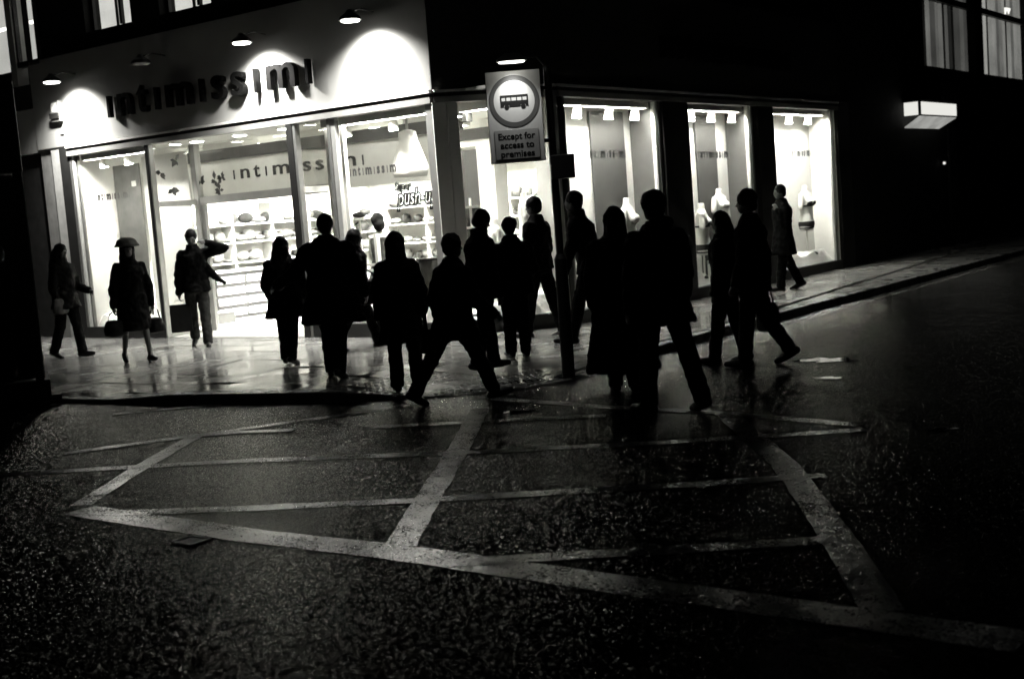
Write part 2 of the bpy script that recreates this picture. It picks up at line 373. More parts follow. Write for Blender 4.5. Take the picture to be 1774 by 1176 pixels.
# kerb stones
acc = []; D = [0.0]
for a, b in zip(KL, KL[1:]): D.append(D[-1] + (Vector(b)-Vector(a)).length)
def along(poly, s):
    for i in range(len(D)-1):
        if s <= D[i+1]: t = (s-D[i])/(D[i+1]-D[i]); return Vector(poly[i]).lerp(Vector(poly[i+1]), t)
    return Vector(poly[-1])
s = D[1]-4
while s < D[-1]-14:
    ln = .9; ps = [s+.004, s+ln*.33, s+ln*.66, s+ln-.004]
    o_ = [along(KL, q) for q in ps]; i_ = [along(KI, q) for q in ps]
    poly = [tuple(q) for q in o_] + [tuple(q) for q in reversed(i_)]
    dz = random.uniform(-.001, .002)
    kb = MB().prism(poly, -.05, lambda a_, b_, dz=dz: max(.017, zp(a_, b_) if zp(a_, b_) > .03 else .017) + dz).build('kerb_stone', KERB, pav, bevel=.012)
    s += ln
# puddles lying in the gutter and the hollows of the road
def puddle(px0, px1, hgt, label, z=.008, n=26, seed=0):
    rnd = random.Random(seed); c = (G(*px0)+G(*px1))*.5; a = (G(*px1)-G(*px0))*.5; bdir = Vector((-a.y, a.x, 0)).normalized()*hgt
    poly = []
    for i in range(n):
        t = 2*math.pi*i/n; r = .85 + .28*math.sin(2*t+seed) + .2*math.sin(5*t+2*seed) + rnd.uniform(-.2, .2); q = c + a*(math.cos(t)*r) + bdir*(math.sin(t)*r); poly.append((q.x, q.y))
    mb = MB().add([(x, y, z) for x, y in poly], [tuple(range(n))]); o = single(mb, 'puddle', WATER, label, None); o['kind'] = 'structure'; return o
puddle((748, 686), (818, 681), .16, 'puddle in the gutter below the striding man', seed=1, z=.027)
puddle((858, 670), (1000, 655), .14, 'long gutter puddle by the sign pole', seed=2, z=.027)
puddle((1385, 628), (1482, 621), .22, 'wide puddle beyond the couple on the road', seed=3)
puddle((1405, 657), (1465, 654), .07, 'small puddle in front of the wide one', seed=4)
puddle((862, 716), (940, 713), .06, 'narrow puddle beside the diagonal paint line', seed=5)
puddle((1600, 747), (1660, 744), .05, 'thin puddle on the dark side of the junction', seed=6)
puddle((0, 706), (78, 702), .09, 'puddle by the foot of the dark kiosk', seed=7)
# small access cover
mh = thing('access_cover', 'small square metal access cover in the asphalt by the box line', 'cover', G(332, 938)); c0 = G(332, 938)
fm = MB()
for a, b in (((-.08, -.07), (.08, -.07)), ((.08, -.07), (.08, .07)), ((.08, .07), (-.08, .07)), ((-.08, .07), (-.08, -.07))):
    fm.bar((c0.x+a[0], c0.y+a[1], .008), (c0.x+b[0], c0.y+b[1], .008), .010, .008)
fm.build('frame', ALU, mh); MB().box(c0.x-.072, c0.x+.072, c0.y-.062, c0.y+.062, .001, .007).build('lid', DARKP, mh)

# ================================================================== CORNER SHOP
shop = thing('corner_shop', 'brightly lit lingerie shop on the street corner with big display windows', 'shop', (0, 0, 0))
def part(mb, name, material, parent=shop, **k): return mb.build(name, material, parent, **k)
CH0, CH1 = Vector((-1.1, 0, 0)), Vector((0, 1.25, 0))        # splayed corner
cd_ = (CH1-CH0).normalized(); cn_ = Vector((cd_.y, -cd_.x, 0))
def chamf(t, out=0.0, z=0.0): p = CH0.lerp(CH1, t) + cn_*out; return Vector((p.x, p.y, z))
# fascias
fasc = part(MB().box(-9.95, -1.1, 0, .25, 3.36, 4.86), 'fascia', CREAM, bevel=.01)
def facet_prism(mb, t0, t1, o0, o1, z0, z1):
    a, b, c, d = chamf(t0, o1), chamf(t1, o1), chamf(t1, o0), chamf(t0, o0); return mb.prism([(a.x, a.y), (b.x, b.y), (c.x, c.y), (d.x, d.y)], z0, z1)
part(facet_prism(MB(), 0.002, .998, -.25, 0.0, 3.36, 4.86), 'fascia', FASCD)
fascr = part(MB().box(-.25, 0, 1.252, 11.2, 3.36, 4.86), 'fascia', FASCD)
# rails under the fascias
for z0, z1, o, M in ((3.32, 3.355, .045, WHITE), (3.27, 3.318, .02, DARKP), (3.19, 3.268, .035, PALE)):
    part(MB().box(-9.1, -1.12, -o, .12, z0, z1), 'head_rail', M)
    part(facet_prism(MB(), .01, .99, -.12, o, z0, z1), 'head_rail', M)
    part(MB().box(-.12, o, 1.27, 11.05, z0, z1), 'head_rail', M)
# upper storeys
wall = MB()
wins = [(-8.4, -7.2), (-6.5, -5.3), (-4.6, -3.4), (-2.7, -1.6)]
wall.box(-9.6, -1.1, .1, .5, 4.862, 5.14); wall.box(-9.6, -1.1, .1, .5, 6.9, 9.5)
xs = [-9.6] + [q for w_ in wins for q in w_] + [-1.1]
for a, b in zip(xs[::2], xs[1::2]): wall.box(a, b, .1, .5, 5.141, 6.899)
a, b, c, d = chamf(0, -.08), chamf(1, -.08), chamf(1, -.5), chamf(0, -.5)
wall.prism([(a.x, a.y), (b.x, b.y), (c.x, c.y), (d.x, d.y)], 4.862, 9.5); wall.box(-.5, -.1, 1.25, 11.3, 4.862, 9.5)
part(wall, 'upper_wall', CHAR)
for k, (x0, x1) in enumerate(wins):
    wd = part(MB().box(x0+.01, x1-.01, .28, .34, 5.145, 5.19), 'window', DARKP)
    mid = x0 + (x1-x0)*.63
    fr = MB()
    for xx in (x0+.03, mid, x1-.03): fr.box(xx-.03, xx+.03, .24, .30, 5.192, 6.9)
    fr.box(x0, x1, .235, .30, 6.0, 6.06); part(fr, 'sash', DARKP, wd)
    bl = MB(); nfold = 14
    for i in range(nfold):
        u0 = x0 + (x1-x0)*i/nfold; u1 = x0 + (x1-x0)*(i+1)/nfold; off = .03*(i % 2)
        bl.add([(u0, .42-off, 5.15), (u1, .42-.03+off, 5.15), (u1, .42-.03+off, 6.9), (u0, .42-off, 6.9)], [(0, 1, 2, 3)])
    part(bl, 'curtain', BLIND if k < 2 else MID, wd)
    part(MB().box(x0+.45, x0+.52, .385, .395, 5.16, 6.9), 'curtain_edge', PALE, wd)
    part(MB().box(x0, x1, .268, .274, 5.16, 6.9), 'pane', GLASS, wd)
# main shell of the room
part(MB().box(-9.3, -.5, .12, 7.6, .0, .112), 'shop_floor', FLOOR)
part(MB().box(-9.6, -.3, .3, 7.9, 3.32, 3.358), 'ceiling', WHITE)
part(MB().box(-9.35, -.5, 7.5, 7.8, .112, 3.319), 'back_wall', WHITE)
part(MB().box(-9.45, -9.2, .12, 7.5, .0, 3.319), 'side_wall', WHITE)
part(MB().box(-.62, -.56, 1.75, 11.2, .0, 3.319), 'display_back_wall', WHITE)
# plinths and posts, left front
part(MB().box(-9.1, -7.0, -.01, .12, .02, .30), 'plinth', DARKP, bevel=.006)
part(MB().box(-3.75, -1.12, -.01, .12, .02, .30), 'plinth', DARKP, bevel=.006)
part(facet_prism(MB(), .01, .99, -.12, .01, .02, .30), 'plinth', DARKP)
part(MB().box(-.12, .012, 1.27, 11.05, .02, .28), 'plinth', DARKP, bevel=.006)
def post(x, y, wd, dp, M, z0=.02, z1=3.19): return part(MB().box(x-wd/2, x+wd/2, y-dp/2, y+dp/2, z0, z1), 'post', M, bevel=.004)
post(-9.06, .05, .05, .10, ALU); post(-8.98, .03, .06, .06, WHITE); post(-8.92, .05, .03, .06, ALU)
post(-9.22, .1, .26, .2, DARKP, .02, 3.35)
post(-7.03, .03, .07, .1, DARKP); post(-6.97, .03, .03, .1, ALU)
post(-3.78, .04, .12, .14, DARKP); post(-3.69, .03, .05, .1, ALU)
post(-3.03, .04, .05, .08, ALU); post(-2.95, .05, .09, .08, PALE)
part(facet_prism(MB(), -.01, .10, -.16, .03, .02, 3.19), 'post', WHITE)
part(MB().box(-1.24, -1.11, .0, .16, .02, 3.19), 'post', PALE)
part(facet_prism(MB(), .105, .19, -.14, .015, .02, 3.19), 'post', WHITE)
part(facet_prism(MB(), .93, 1.0, -.16, .02, .02, 3.19), 'post', PALE)
post(-.05, 1.33, .10, .11, DARKP); post(-.04, 1.42, .08, .05, ALU)
for a, b in ((4.07, 4.88), (7.40, 8.02), (11.0, 11.6)): part(MB().box(-.3, .03, a, b, .02, 3.355), 'pillar', DARKP)
for yv in (4.88, 8.05): post(-.04, yv+.04, .08, .05, PALE)
for yv in (4.0, 7.2, 10.82):
    post(-.03, yv, .06, .05, ALU); post(-.05, yv-.08, .06, .03, WHITE); post(-.05, yv+.055, .07, .035, PALE)
# panes
p_left = part(MB().box(-9.05, -7.05, .055, .061, .30, 3.19), 'window_pane', GLASS)
p_mid = part(MB().box(-2.93, -1.24, .055, .061, .30, 3.19), 'window_pane', GLASS)
part(MB().box(-3.66, -3.05, .055, .061, .30, 3.19), 'window_pane', GLASS)
part(facet_prism(MB(), .19, .93, -.062, -.056, .30, 3.19), 'window_pane', GLASS)
p_r = [part(MB().box(-.062, -.056, a, b, .28, 3.19), 'window_pane', GLASS) for a, b in ((1.45, 3.97), (4.96, 7.17), (8.12, 10.79))]
# recessed entrance
p_ret = part(MB().box(-7.005, -6.999, .08, .85, .15, 3.19), 'window_pane', GLASS)
part(MB().box(-3.755, -3.749, .12, .85, .15, 3.19), 'window_pane', GLASS)
part(MB().box(-7.03, -6.97, .08, .86, .02, .15), 'plinth', PALE)
for x0, x1 in ((-7.05, -6.93), (-3.85, -3.73)): part(MB().box(x0, x1, .86, .98, .112, 3.19), 'post', PALE)
part(MB().box(-7.03, -6.98, .12, .86, 2.20, 2.29), 'transom', PALE); part(MB().box(-3.78, -3.72, .12, .86, 2.20, 2.29), 'transom', PALE)
part(MB().box(-6.93, -3.85, .88, .97, 2.20, 2.33), 'transom', PALE); part(MB().box(-6.93, -3.85, .92, .926, 2.33, 3.19), 'window_pane', GLASS)
part(MB().box(-6.93, -6.83, .89, .95, .112, 2.198), 'door_jamb', PALE)
door = part(MB().box(-4.62, -3.86, .895, .901, .15, 2.19), 'door', GLASS)
part(MB().box(-4.66, -4.60, .87, .93, .115, 2.19), 'door_stile', DARKP, door); part(MB().box(-4.70, -4.67, .83, .86, .9, 1.5), 'handle', ALU, door)
part(MB().box(-7.0, -3.75, .09, .95, 3.195, 3.268), 'entrance_soffit', WHITE)
part(MB().box(-7.0, -3.75, .02, 1.2, .02, .118), 'threshold', FLOOR)
# inner board with the big name, grey bulkhead above it
board = part(MB().box(-9.15, -2.35, 2.06, 2.12, 2.28, 2.98), 'inner_board', WHITE)
part(MB().box(-9.15, -2.35, 2.0, 2.2, 2.982, 3.17), 'bulkhead', MID)
LETTER = mat('letter_grey', .03, .5, .3); LSOFT = mat('letter_film', .07, .5, .3)
word(board, PY(403, 311, 2.05), (1, 0, 0), 3.15, .185, LETTER, .006, .004)
# decals on panes
p = PY(166, 348, .05); word(p_left, p, (1, 0, 0), .92, .10, LSOFT, .001, .009)
p = PY(606, 305, .05); word(p_mid, p, (1, 0, 0), .93, .10, LSOFT, .001, .009)
for pn, (q0, q1) in zip(p_r, (((1018, 274), (1085, 276)), ((1210, 274), (1265, 275)), ((1370, 271), (1405, 272)))):
    a = PX(*q0, -.05); b = PX(*q1, -.05); word(pn, Vector((-.05, a.y, a.z)), (0, 1, 0), b.y-a.y, .11, LSOFT, .001, .010)
# the outlined advertising lettering
a = PY(686, 356, .03); OUT = mat('decal_black', .015, .5); INW = mat('decal_white', .8, .5)
put_text('lettering', 'push-up', .30, (a.x, .04, a.z), (1, 0, .0), OUT, p_mid, .002, .012, .25, width=.74, outline=.013)
put_text('lettering', 'Super', .17, (a.x-.02, .043, a.z+.19), (1, 0, .0), OUT, p_mid, .002, .004, .35, width=.32, outline=.008)
# leaf-shaped decals on the entrance glass
def leaf_decal(c, ud, n, parent, seed):
    rnd = random.Random(seed); mb = MB(); u = Vector(ud); z = Vector((0, 0, 1)); c = Vector(c)
    for k in range(n):
        q = c; an = rnd.uniform(0, 6.3); d = u*math.cos(an) + z*math.sin(an); e = u*-math.sin(an) + z*math.cos(an); L_ = rnd.uniform(.06, .16); w_ = L_*.3
        mb.add([q, q+d*L_*.5+e*w_, q+d*L_, q+d*L_*.5-e*w_], [(0, 1, 2, 3)])
    o = mb.build('leaf_decal', LSOFT, parent); bm = bmesh.new(); bm.from_mesh(o.data); bmesh.ops.remove_doubles(bm, verts=bm.verts, dist=1e-5); bm.to_mesh(o.data); bm.free(); return o
for k, q in enumerate([(278, 300), (303, 278), (298, 328)]): p = PX(*q, -6.995); leaf_decal((-6.99, p.y, p.z), (0, 1, 0), 6, p_ret, k)
for k, q in enumerate([(348, 316), (372, 312), (384, 308), (381, 330)]): p = PY(*q, .915); leaf_decal((p.x, .912, p.z), (1, 0, 0), 6, board, 9+k)

# fascia lettering: raised letters, a thing of its own per fascia
SIGN = mat('sign_letter_black', .004, .6, .05)
sg = thing('shop_lettering', 'raised black letters of the shop name on the lamp-lit fascia', 'sign', (-5.5, 0, 3.7))
word(sg, (-7.82, -.07, 3.70), (1, 0, 0), 4.66, .40, SIGN, .045, .006)
sg = thing('shop_lettering', 'raised dark letters of the shop name on the unlit side-street fascia', 'sign', (0, 6.4, 3.9))
word(sg, (.05, 4.1, 3.86), (0, 1, 0), 4.7, .36, SIGN, .05, .012)
# fascia lamps on arms
def fascia_lamp(x, lit, label):
    t = thing('fascia_lamp', label, 'lamp', (x, 0, 4.36), 0, 'lamps over the shop fascia')
    c = Vector((x, -.47, 4.36))
    part(MB().tube([(x, .0, 4.50), (x, -.25, 4.52), (x, -.42, 4.47)], .009, 8), 'arm', BLACK, t, smooth=True)
    part(MB().loft([(c.x, c.y, 4.355, .155, .155), (c.x, c.y, 4.40, .13, .13), (c.x, c.y, 4.45, .06, .06), (c.x, c.y, 4.49, .03, .03)], 24), 'shade', DARKP, t)
    part(MB().loft([(c.x, c.y, 4.338, .12, .12), (c.x, c.y, 4.353, .125, .125)], 24), 'lens', FLAMP if lit else PALE, t)
    if lit:
        l = bpy.data.lights.new('fascia_lamp_light', 'SPOT'); l.energy = 900; l.spot_size = R(130); l.spot_blend = 1.0; l.shadow_soft_size = .07; l.color = (1, .98, .95)
        o = bpy.data.objects.new('fascia_lamp_light', l); COL.objects.link(o); o.parent = t; o.location = (0, -.47, -.05); o.rotation_euler = (R(22), 0, 0)
fascia_lamp(-8.65, True, 'round lit fascia lamp beside the alarm box'); fascia_lamp(-6.35, False, 'round fascia lamp that is not lit over the dark letters')
fascia_lamp(-4.1, True, 'round lit fascia lamp above the double s of the sign'); fascia_lamp(-2.0, True, 'round lit fascia lamp between the sign and the shop corner')
# alarm box and vent on the fascia
ab = thing('alarm_box', 'small dark alarm box with a pale window on the fascia', 'alarm', (-9.2, 0, 3.8))
part(MB().box(-9.33, -9.10, -.09, -.001, 3.78, 4.12), 'case', mat('alarm_case', .25, .5), ab, bevel=.01); part(MB().box(-9.29, -9.15, -.096, -.091, 3.95, 4.09), 'window', WHITE, ab)
part(MB().box(-9.335, -9.095, -.12, -.092, 3.83, 3.92), 'sounder', BLACK, ab)
single(MB().box(-9.24, -9.14, -.012, -.001, 3.555, 3.575), 'vent_slot', BLACK, 'thin black slot in the cream fascia below the alarm box', 'vent')

# ------------------------------------------------------------------ lamps inside
def downlight(x, y, z, lab, grp, r=.10):
    t = thing('downlight', lab, 'light', (x, y, z), 0, grp)
    part(MB().loft([(x, y, z-.012, r+.03, r+.03), (x, y, z-.001, r+.035, r+.035)], 20), 'rim', WHITE, t)
    part(MB().loft([(x, y, z-.02, r, r), (x, y, z-.0125, r, r)], 20), 'lens', DISC, t); return t
for x in (-8.2, -6.6, -5.2, -3.9, -2.6):
    for y_ in (1.55, 3.4, 5.4): downlight(x, y_, 3.32, 'round recessed downlight in the shop ceiling', 'downlights in the shop ceiling')
for x in (-6.4, -5.4, -4.4): downlight(x, .5, 3.195, 'round recessed downlight in the entrance soffit', 'downlights over the entrance')
def light_panel(x0, x1, y0, y1, z, lab, grp=None, M=None, skirt=.10):
    t = thing('light_panel', lab, 'light', ((x0+x1)/2, (y0+y1)/2, z), 0, grp)
    part(MB().box(x0-.03, x1+.03, y0-.03, y1+.03, z, z+.03), 'tray', WHITE, t); part(MB().box(x0, x1, y0, y1, z-.012, z-.001), 'diffuser', M or STRIP, t)
    sk = MB(); sk.box(x0-.03, x1+.03, y0-.03, y0-.012, z-skirt, z-.0005); sk.box(x0-.03, x1+.03, y1+.012, y1+.03, z-skirt, z-.0005); sk.box(x0-.03, x0-.012, y0-.0119, y1+.0119, z-skirt, z-.0005); sk.box(x1+.012, x1+.03, y0-.0119, y1+.0119, z-skirt, z-.0005)
    o = part(sk, 'added_skirt', WHITE, t); o['kind'] = 'stuff'  # unseen skirts added to keep the panels' light off the road
for x in (-8.0, -5.6, -3.2):
    for y_ in (2.6, 4.6, 6.4): light_panel(x-.5, x+.5, y_-.15, y_+.15, 3.285, 'flat light panel on the shop ceiling', 'light panels on the shop ceiling', LAMP, .2)
light_panel(-8.9, -7.2, .16, .26, 3.20, 'strip light over the left display window')
light_panel(-3.4, -1.5, .30, .42, 3.20, 'strip light over the wide middle display window')
light_panel(-1.25, -.75, .75, .87, 3.20, 'short strip light added to brighten the splayed corner window')  # added lamp, lifts the dim corner display
light_panel(-2.2, -1.7, 1.3, 1.42, 3.20, 'short strip light added to brighten the white tray stand')  # second added lamp for the view through the corner window
for (a, b), lab in zip(((1.6, 3.9), (5.05, 7.1), (8.2, 10.7)), ('first', 'middle', 'last')):
    light_panel(-.26, -.16, a, b, 3.20, f'strip light over the {lab} side-street display window')
def spot(x, y, z, tgt, lab, grp):
    t = thing('spot_lamp', lab, 'spotlight', (x, y, z), 0, grp); a = Vector((x, y, z)); d = (Vector(tgt)-a).normalized(); h = a + Vector((0, 0, -.09))
    part(MB().tube([a, h], .018, 8), 'stem', PALE, t)
    u = d.cross(Vector((1, .3, 0))).normalized(); v = d.cross(u); n = 18
    ring = lambda p_, r: [p_ + (u*math.cos(2*math.pi*i/n) + v*math.sin(2*math.pi*i/n))*r for i in range(n)]
    part(MB().rings([ring(h-d*.05, .035), ring(h, .06), ring(h+d*.13, .075)]), 'head', WHITE, t, smooth=False)
    part(MB().rings([ring(h+d*.131, .066), ring(h+d*.139, .066)]), 'lens', DISC, t)
for q in ((1000, 198), (1055, 196), (1100, 200)): p = PX(*q, -.28); spot(-.28, min(p.y, 3.9), 3.17, (-.45, min(p.y, 3.9)-.1, 1.4), 'white spot lamp over the headless torso in the first side window', 'spots in the first side window')
for q in ((1197, 205), (1232, 205), (1268, 208)): p = PX(*q, -.28); spot(-.28, min(p.y, 7.1), 3.17, (-.42, p.y, 1.4), 'white spot lamp in the middle side window', 'spots in the middle side window')
for q in ((1367, 214), (1400, 216)): p = PX(*q, -.28); spot(-.28, min(p.y, 10.6), 3.17, (-.42, p.y, 1.4), 'white spot lamp in the last side window', 'spots in the last side window')
spot(-8.72, .4, 3.19, (-8.7, .7, 1.2), 'white spot lamp shining on the grey panel of the left window', 'spots in the left window'); spot(-8.05, .4, 3.19, (-8.1, .7, 1.2), 'white spot lamp by the white panel of the left window', 'spots in the left window')
for x in (-3.2, -2.3): spot(x, .55, 3.19, (x-.2, .9, 1.3), 'white spot lamp in the wide middle window', 'spots in the middle window')

# ------------------------------------------------------------------ display windows
part(MB().box(-8.99, -8.28, .78, .80, .30, 3.0), 'grey_panel', mat('left_grey_panel', .12, .5, .3)); part(MB().box(-8.27, -7.1, .84, .86, .30, 3.1), 'white_panel', WHITE)
part(MB().box(-9.0, -7.08, .13, .86, .20, .30), 'display_floor', WHITE); part(MB().box(-8.50, -8.39, .765, .778, 2.62, 2.71), 'notice', WHITE)
part(MB().box(-3.70, -1.2, .13, 1.3, .20, .30), 'display_floor', WHITE); part(MB().box(-3.42, -3.06, .32, .38, .30, 3.19), 'white_panel', WHITE)
part(facet_prism(MB(), .12, .92, -1.1, -.13, .20, .30), 'display_floor', WHITE)
for k, (a, b) in enumerate(((1.47, 4.05), (4.92, 7.3), (8.05, 10.95))):
    part(MB().box(-.55, -.13, a, b, .20, .28), 'display_floor', WHITE); part(MB().box(-.55, -.03, b, b+.02, .02, 3.3), 'display_side', MID if k < 2 else WHITE)
    part(MB().box(-.55, -.13, a-.03, a-.012, .02, 3.3), 'display_side', WHITE); part(MB().box(-.55, -.13, a, b, 3.21, 3.25), 'display_ceiling', WHITE)
for q0, q1 in (((1027, 300), (1085, 300)), ((1208, 300), (1243, 300))):
    a = PX(*q0, -.53); b = PX(*q1, -.53); single(MB().box(-.54, -.525, a.y, b.y, .29, 3.08), 'display_banner', MID, f'tall grey banner hanging in the {"first" if q0[0] < 1100 else "middle"} side-street window', 'banner')
# things seen through the corner window
part(MB().box(-2.5, -1.62, 1.9, 1.95, .3, 2.66), 'grey_panel', MID); part(MB().box(-2.6, -1.0, 1.86, 2.0, 2.70, 2.78), 'white_rail', WHITE); part(MB().box(-2.6, -1.0, 1.9, 2.0, 2.80, 2.96), 'bulkhead', MID)
part(MB().box(-1.60, -1.30, 1.5, 1.8, .112, 2.70), 'column', WHITE)
lw = thing('display_stand', 'white stand of round trays behind the corner window', 'stand', (-2.0, 1.75, .3))
part(MB().tube([(-1.98, 1.75, .3), (-1.98, 1.75, 1.95)], .02, 10), 'stem', WHITE, lw)
for z in (1.15, 1.50, 1.80): part(MB().loft([(-1.98, 1.75, z, .22, .22), (-1.98, 1.75, z+.03, .24, .24)], 24), 'tray', WHITE, lw)
part(MB().ball((-1.80, 1.70, 1.60), .05, .05, .05), 'bulb_ornament', WHITE, lw, smooth=True)
# crumpled white fabric heaps
def heap(x0, x1, y0, y1, z, h, lab, seed):
    rnd = random.Random(seed); nx, ny_ = 26, 9; mb = MB(); bumps = [(rnd.uniform(x0, x1), rnd.uniform(y0, y1), rnd.uniform(.4, 1), rnd.uniform(.06, .16)) for _ in range(int(14*max(x1-x0, y1-y0)))]
    if y1-y0 > x1-x0: nx, ny_ = 9, 26
    def hh(x, y_): return .015 + h*min(1, sum(a*math.exp(-((x-u)**2+(y_-v)**2)/(2*s_*s_)) for u, v, a, s_ in bumps)*.55) + rnd.uniform(-.012, .012)
    vs = []; 
    for j in range(ny_+1):
        for i in range(nx+1):
            x = x0+(x1-x0)*i/nx; y_ = y0+(y1-y0)*j/ny_; e = i in (0, nx) or j in (0, ny_); vs.append((x, y_, z if e else z+max(.01, hh(x, y_))))
    fs = [(j*(nx+1)+i, j*(nx+1)+i+1, (j+1)*(nx+1)+i+1, (j+1)*(nx+1)+i) for j in range(ny_) for i in range(nx)]
    fs.append(tuple([i for i in range(nx+1)] + [j*(nx+1)+nx for j in range(1, ny_+1)] + [ny_*(nx+1)+i for i in range(nx-1, -1, -1)] + [j*(nx+1) for j in range(ny_-1, 0, -1)]))
    mb.add(vs, fs); return single(mb, 'fabric_heap', WHITE, lab, 'fabric', 'white fabric heaped in the windows')
heap(-8.98, -7.1, .15, .7, .301, .22, 'white fabric heaped along the floor of the left display window', 1)
heap(-3.6, -1.3, .15, .75, .301, .36, 'white fabric heaped along the floor of the wide middle window', 2)
heap(-1.05, -.35, .55, 1.5, .301, .22, 'white fabric heaped behind the splayed corner window', 3)
heap(-.52, -.14, 1.5, 4.0, .281, .16, 'white fabric heaped in the first side-street window', 4)
heap(-.52, -.14, 4.95, 7.25, .281, .22, 'white fabric heaped in the middle side-street window', 5)
heap(-.52, -.14, 8.1, 10.9, .281, .22, 'white fabric heaped in the last side-street window', 6)
GARM = [mat(f'garment_{k}', g, .8, .1, .004, 60, .25, 20) for k, g in enumerate((.012, .04, .09, .16, .28))]
def garment(c, rx, ry, rz, k, lab, grp, seed):
    rnd = random.Random(seed); n, kk = 14, 6; out = []
    for j in range(kk+1):
        t = math.pi*(j+.06)/(kk+.12) - math.pi/2
        out.append([(c[0]+rx*math.cos(t)*math.cos(2*math.pi*i/n)*rnd.uniform(.8, 1.15), c[1]+ry*math.cos(t)*math.sin(2*math.pi*i/n)*rnd.uniform(.8, 1.15), c[2]+rz*(1+math.sin(t))) for i in range(n)])
    return single(MB().rings(out), 'garment', GARM[k], lab, 'garment', grp, smooth=True)
for k, (q, X) in enumerate((((1268, 488), -.3), ((1238, 490), -.25), ((1360, 430), -.35))):
    pass
for k, q in enumerate([(1222, 486), (1240, 490)]):
    p = PX(*q, -.2); garment((-.2, p.y, .36), .05, .09, .035, 1, 'small dark garment lying on the fabric in the middle side window', 'garments on the middle window fabric', 50+k)
for k, yv in enumerate((1.75, 2.05, 2.6, 3.2)): garment((-.24, yv, .40), .05, .08, .035, (1, 3, 0, 2)[k], 'small garment lying on the fabric in the first side-street window', 'garments on the first window fabric', 80+k)
for k, yv in enumerate((8.6, 9.3, 10.2)): garment((-.24, yv, .42), .06, .10, .04, (3, 1, 2)[k], 'small garment lying on the fabric in the last side-street window', 'garments on the last window fabric', 90+k)
for k, x in enumerate((-3.05, -2.78, -8.2)):
    garment((x, .2, .46 if k < 2 else .42), .10, .06, .05, 0 if k < 2 else 2, 'dark garment lying on the fabric in the wide middle window' if k < 2 else 'grey garment lying on the fabric in the left window', 'garments on the middle window fabric2' if k < 2 else None, 60+k)
# shelves with garments along the side wall and the back wall
def shelf_unit(axis, lo, hi, wallc, heights, lab, seed, lab_g, grp):
    rnd = random.Random(seed); t = thing('wall_shelf', lab, 'shelf', (wallc, lo, .112) if axis == 'y' else (lo, wallc, .112))
    B = lambda a, b, d0, d1, z0, z1: MB().box(wallc+d0, wallc+d1, a, b, z0, z1) if axis == 'y' else MB().box(a, b, wallc-d1, wallc-d0, z0, z1)
    n = max(1, round((hi-lo)/1.0))
    for i in range(n+1): u = lo + (hi-lo)*i/n; part(B(u-.02, u+.02, .002, .32, .115, 2.25), 'upright', WHITE, t)
    for z in heights:
        part(B(lo, hi, .004, .34, z, z+.025), 'board', WHITE, t)
        u = lo + .15
        while u < hi-.15:
            if rnd.random() < .93:
                r = rnd.uniform(.09, .2); c = (wallc+.17, u, z+.026) if axis == 'y' else (u, wallc-.17, z+.026)
                garment(c, .12 if axis == 'y' else r, r if axis == 'y' else .12, rnd.uniform(.04, .12), rnd.choice((0, 1, 2, 2, 3, 3, 4, 4)), lab_g, grp, rnd.random())
            u += rnd.uniform(.2, .38)
shelf_unit('y', 2.25, 7.3, -9.2, (1.12, 1.5, 1.84), 'white wall shelf with garments seen through the shop door', 3, 'folded garment on the white side-wall shelf', 'garments on the side-wall shelf')
shelf_unit('x', -8.5, -2.0, 7.5, (.5, .85, 1.2, 1.6, 1.95), 'white wall shelf across the back of the shop', 4, 'folded garment on the white back-wall shelf', 'garments on the back-wall shelf')
# drawer counter
dc = thing('drawer_counter', 'low white drawer counter along the side wall of the shop', 'counter', (-8.7, 3.6, .112))
part(MB().box(-9.18, -8.62, 2.45, 5.4, .113, .98), 'carcass', DARKP, dc); part(MB().box(-9.19, -8.56, 2.42, 5.43, .981, 1.02), 'worktop', WHITE, dc)  # dark carcass paints in the shade of the gaps between the white drawers
for i in range(4):
    for j in range(4): y0 = 2.5+i*.73; part(MB().box(-8.62, -8.585, y0, y0+.66, .18+j*.20, .18+j*.20+.125), 'drawer_front', WHITE, dc)
st = thing('step_stool', 'grey box-shaped step stool on the shop floor', 'stool', (-8.0, 2.05, .112))
part(MB().box(-8.15, -7.9, 1.84, 2.26, .113, .30), 'body', MID, st, bevel=.01); part(MB().box(-8.17, -7.88, 1.82, 2.28, .302, .325), 'top', PALE, st)
# hanging bell-shaped fabric lamp and small pendant
hb = thing('hanging_drape', 'white bell-shaped drape hanging from the shop ceiling', 'drape', (-2.72, 1.2, 2.3)); c = PY(708, 260, 1.2)
part(MB().tube([(c.x, 1.2, 3.3), (c.x, 1.2, 2.98)], .02, 8), 'cord', PALE, hb)
part(MB().loft([(c.x, 1.2, 2.32, .26, .22), (c.x, 1.2, 2.45, .29, .24), (c.x, 1.2, 2.65, .22, .19), (c.x, 1.2, 2.85, .15, .13), (c.x, 1.2, 2.97, .13, .12), (c.x, 1.2, 3.0, .06, .06)], 28), 'drape', WHITE, hb, smooth=True)
p = PY(810, 205, .9); cmx = thing('hanging_camera', 'small dark camera hanging from the ceiling behind the corner window', 'camera', (p.x, .9, 3.0))
part(MB().tube([(p.x, .9, 3.3), (p.x, .9, 3.12)], .015, 8), 'stem', PALE, cmx); part(MB().box(p.x-.04, p.x+.04, .82, .96, 2.97, 3.10), 'housing', DARKP, cmx, bevel=.01)
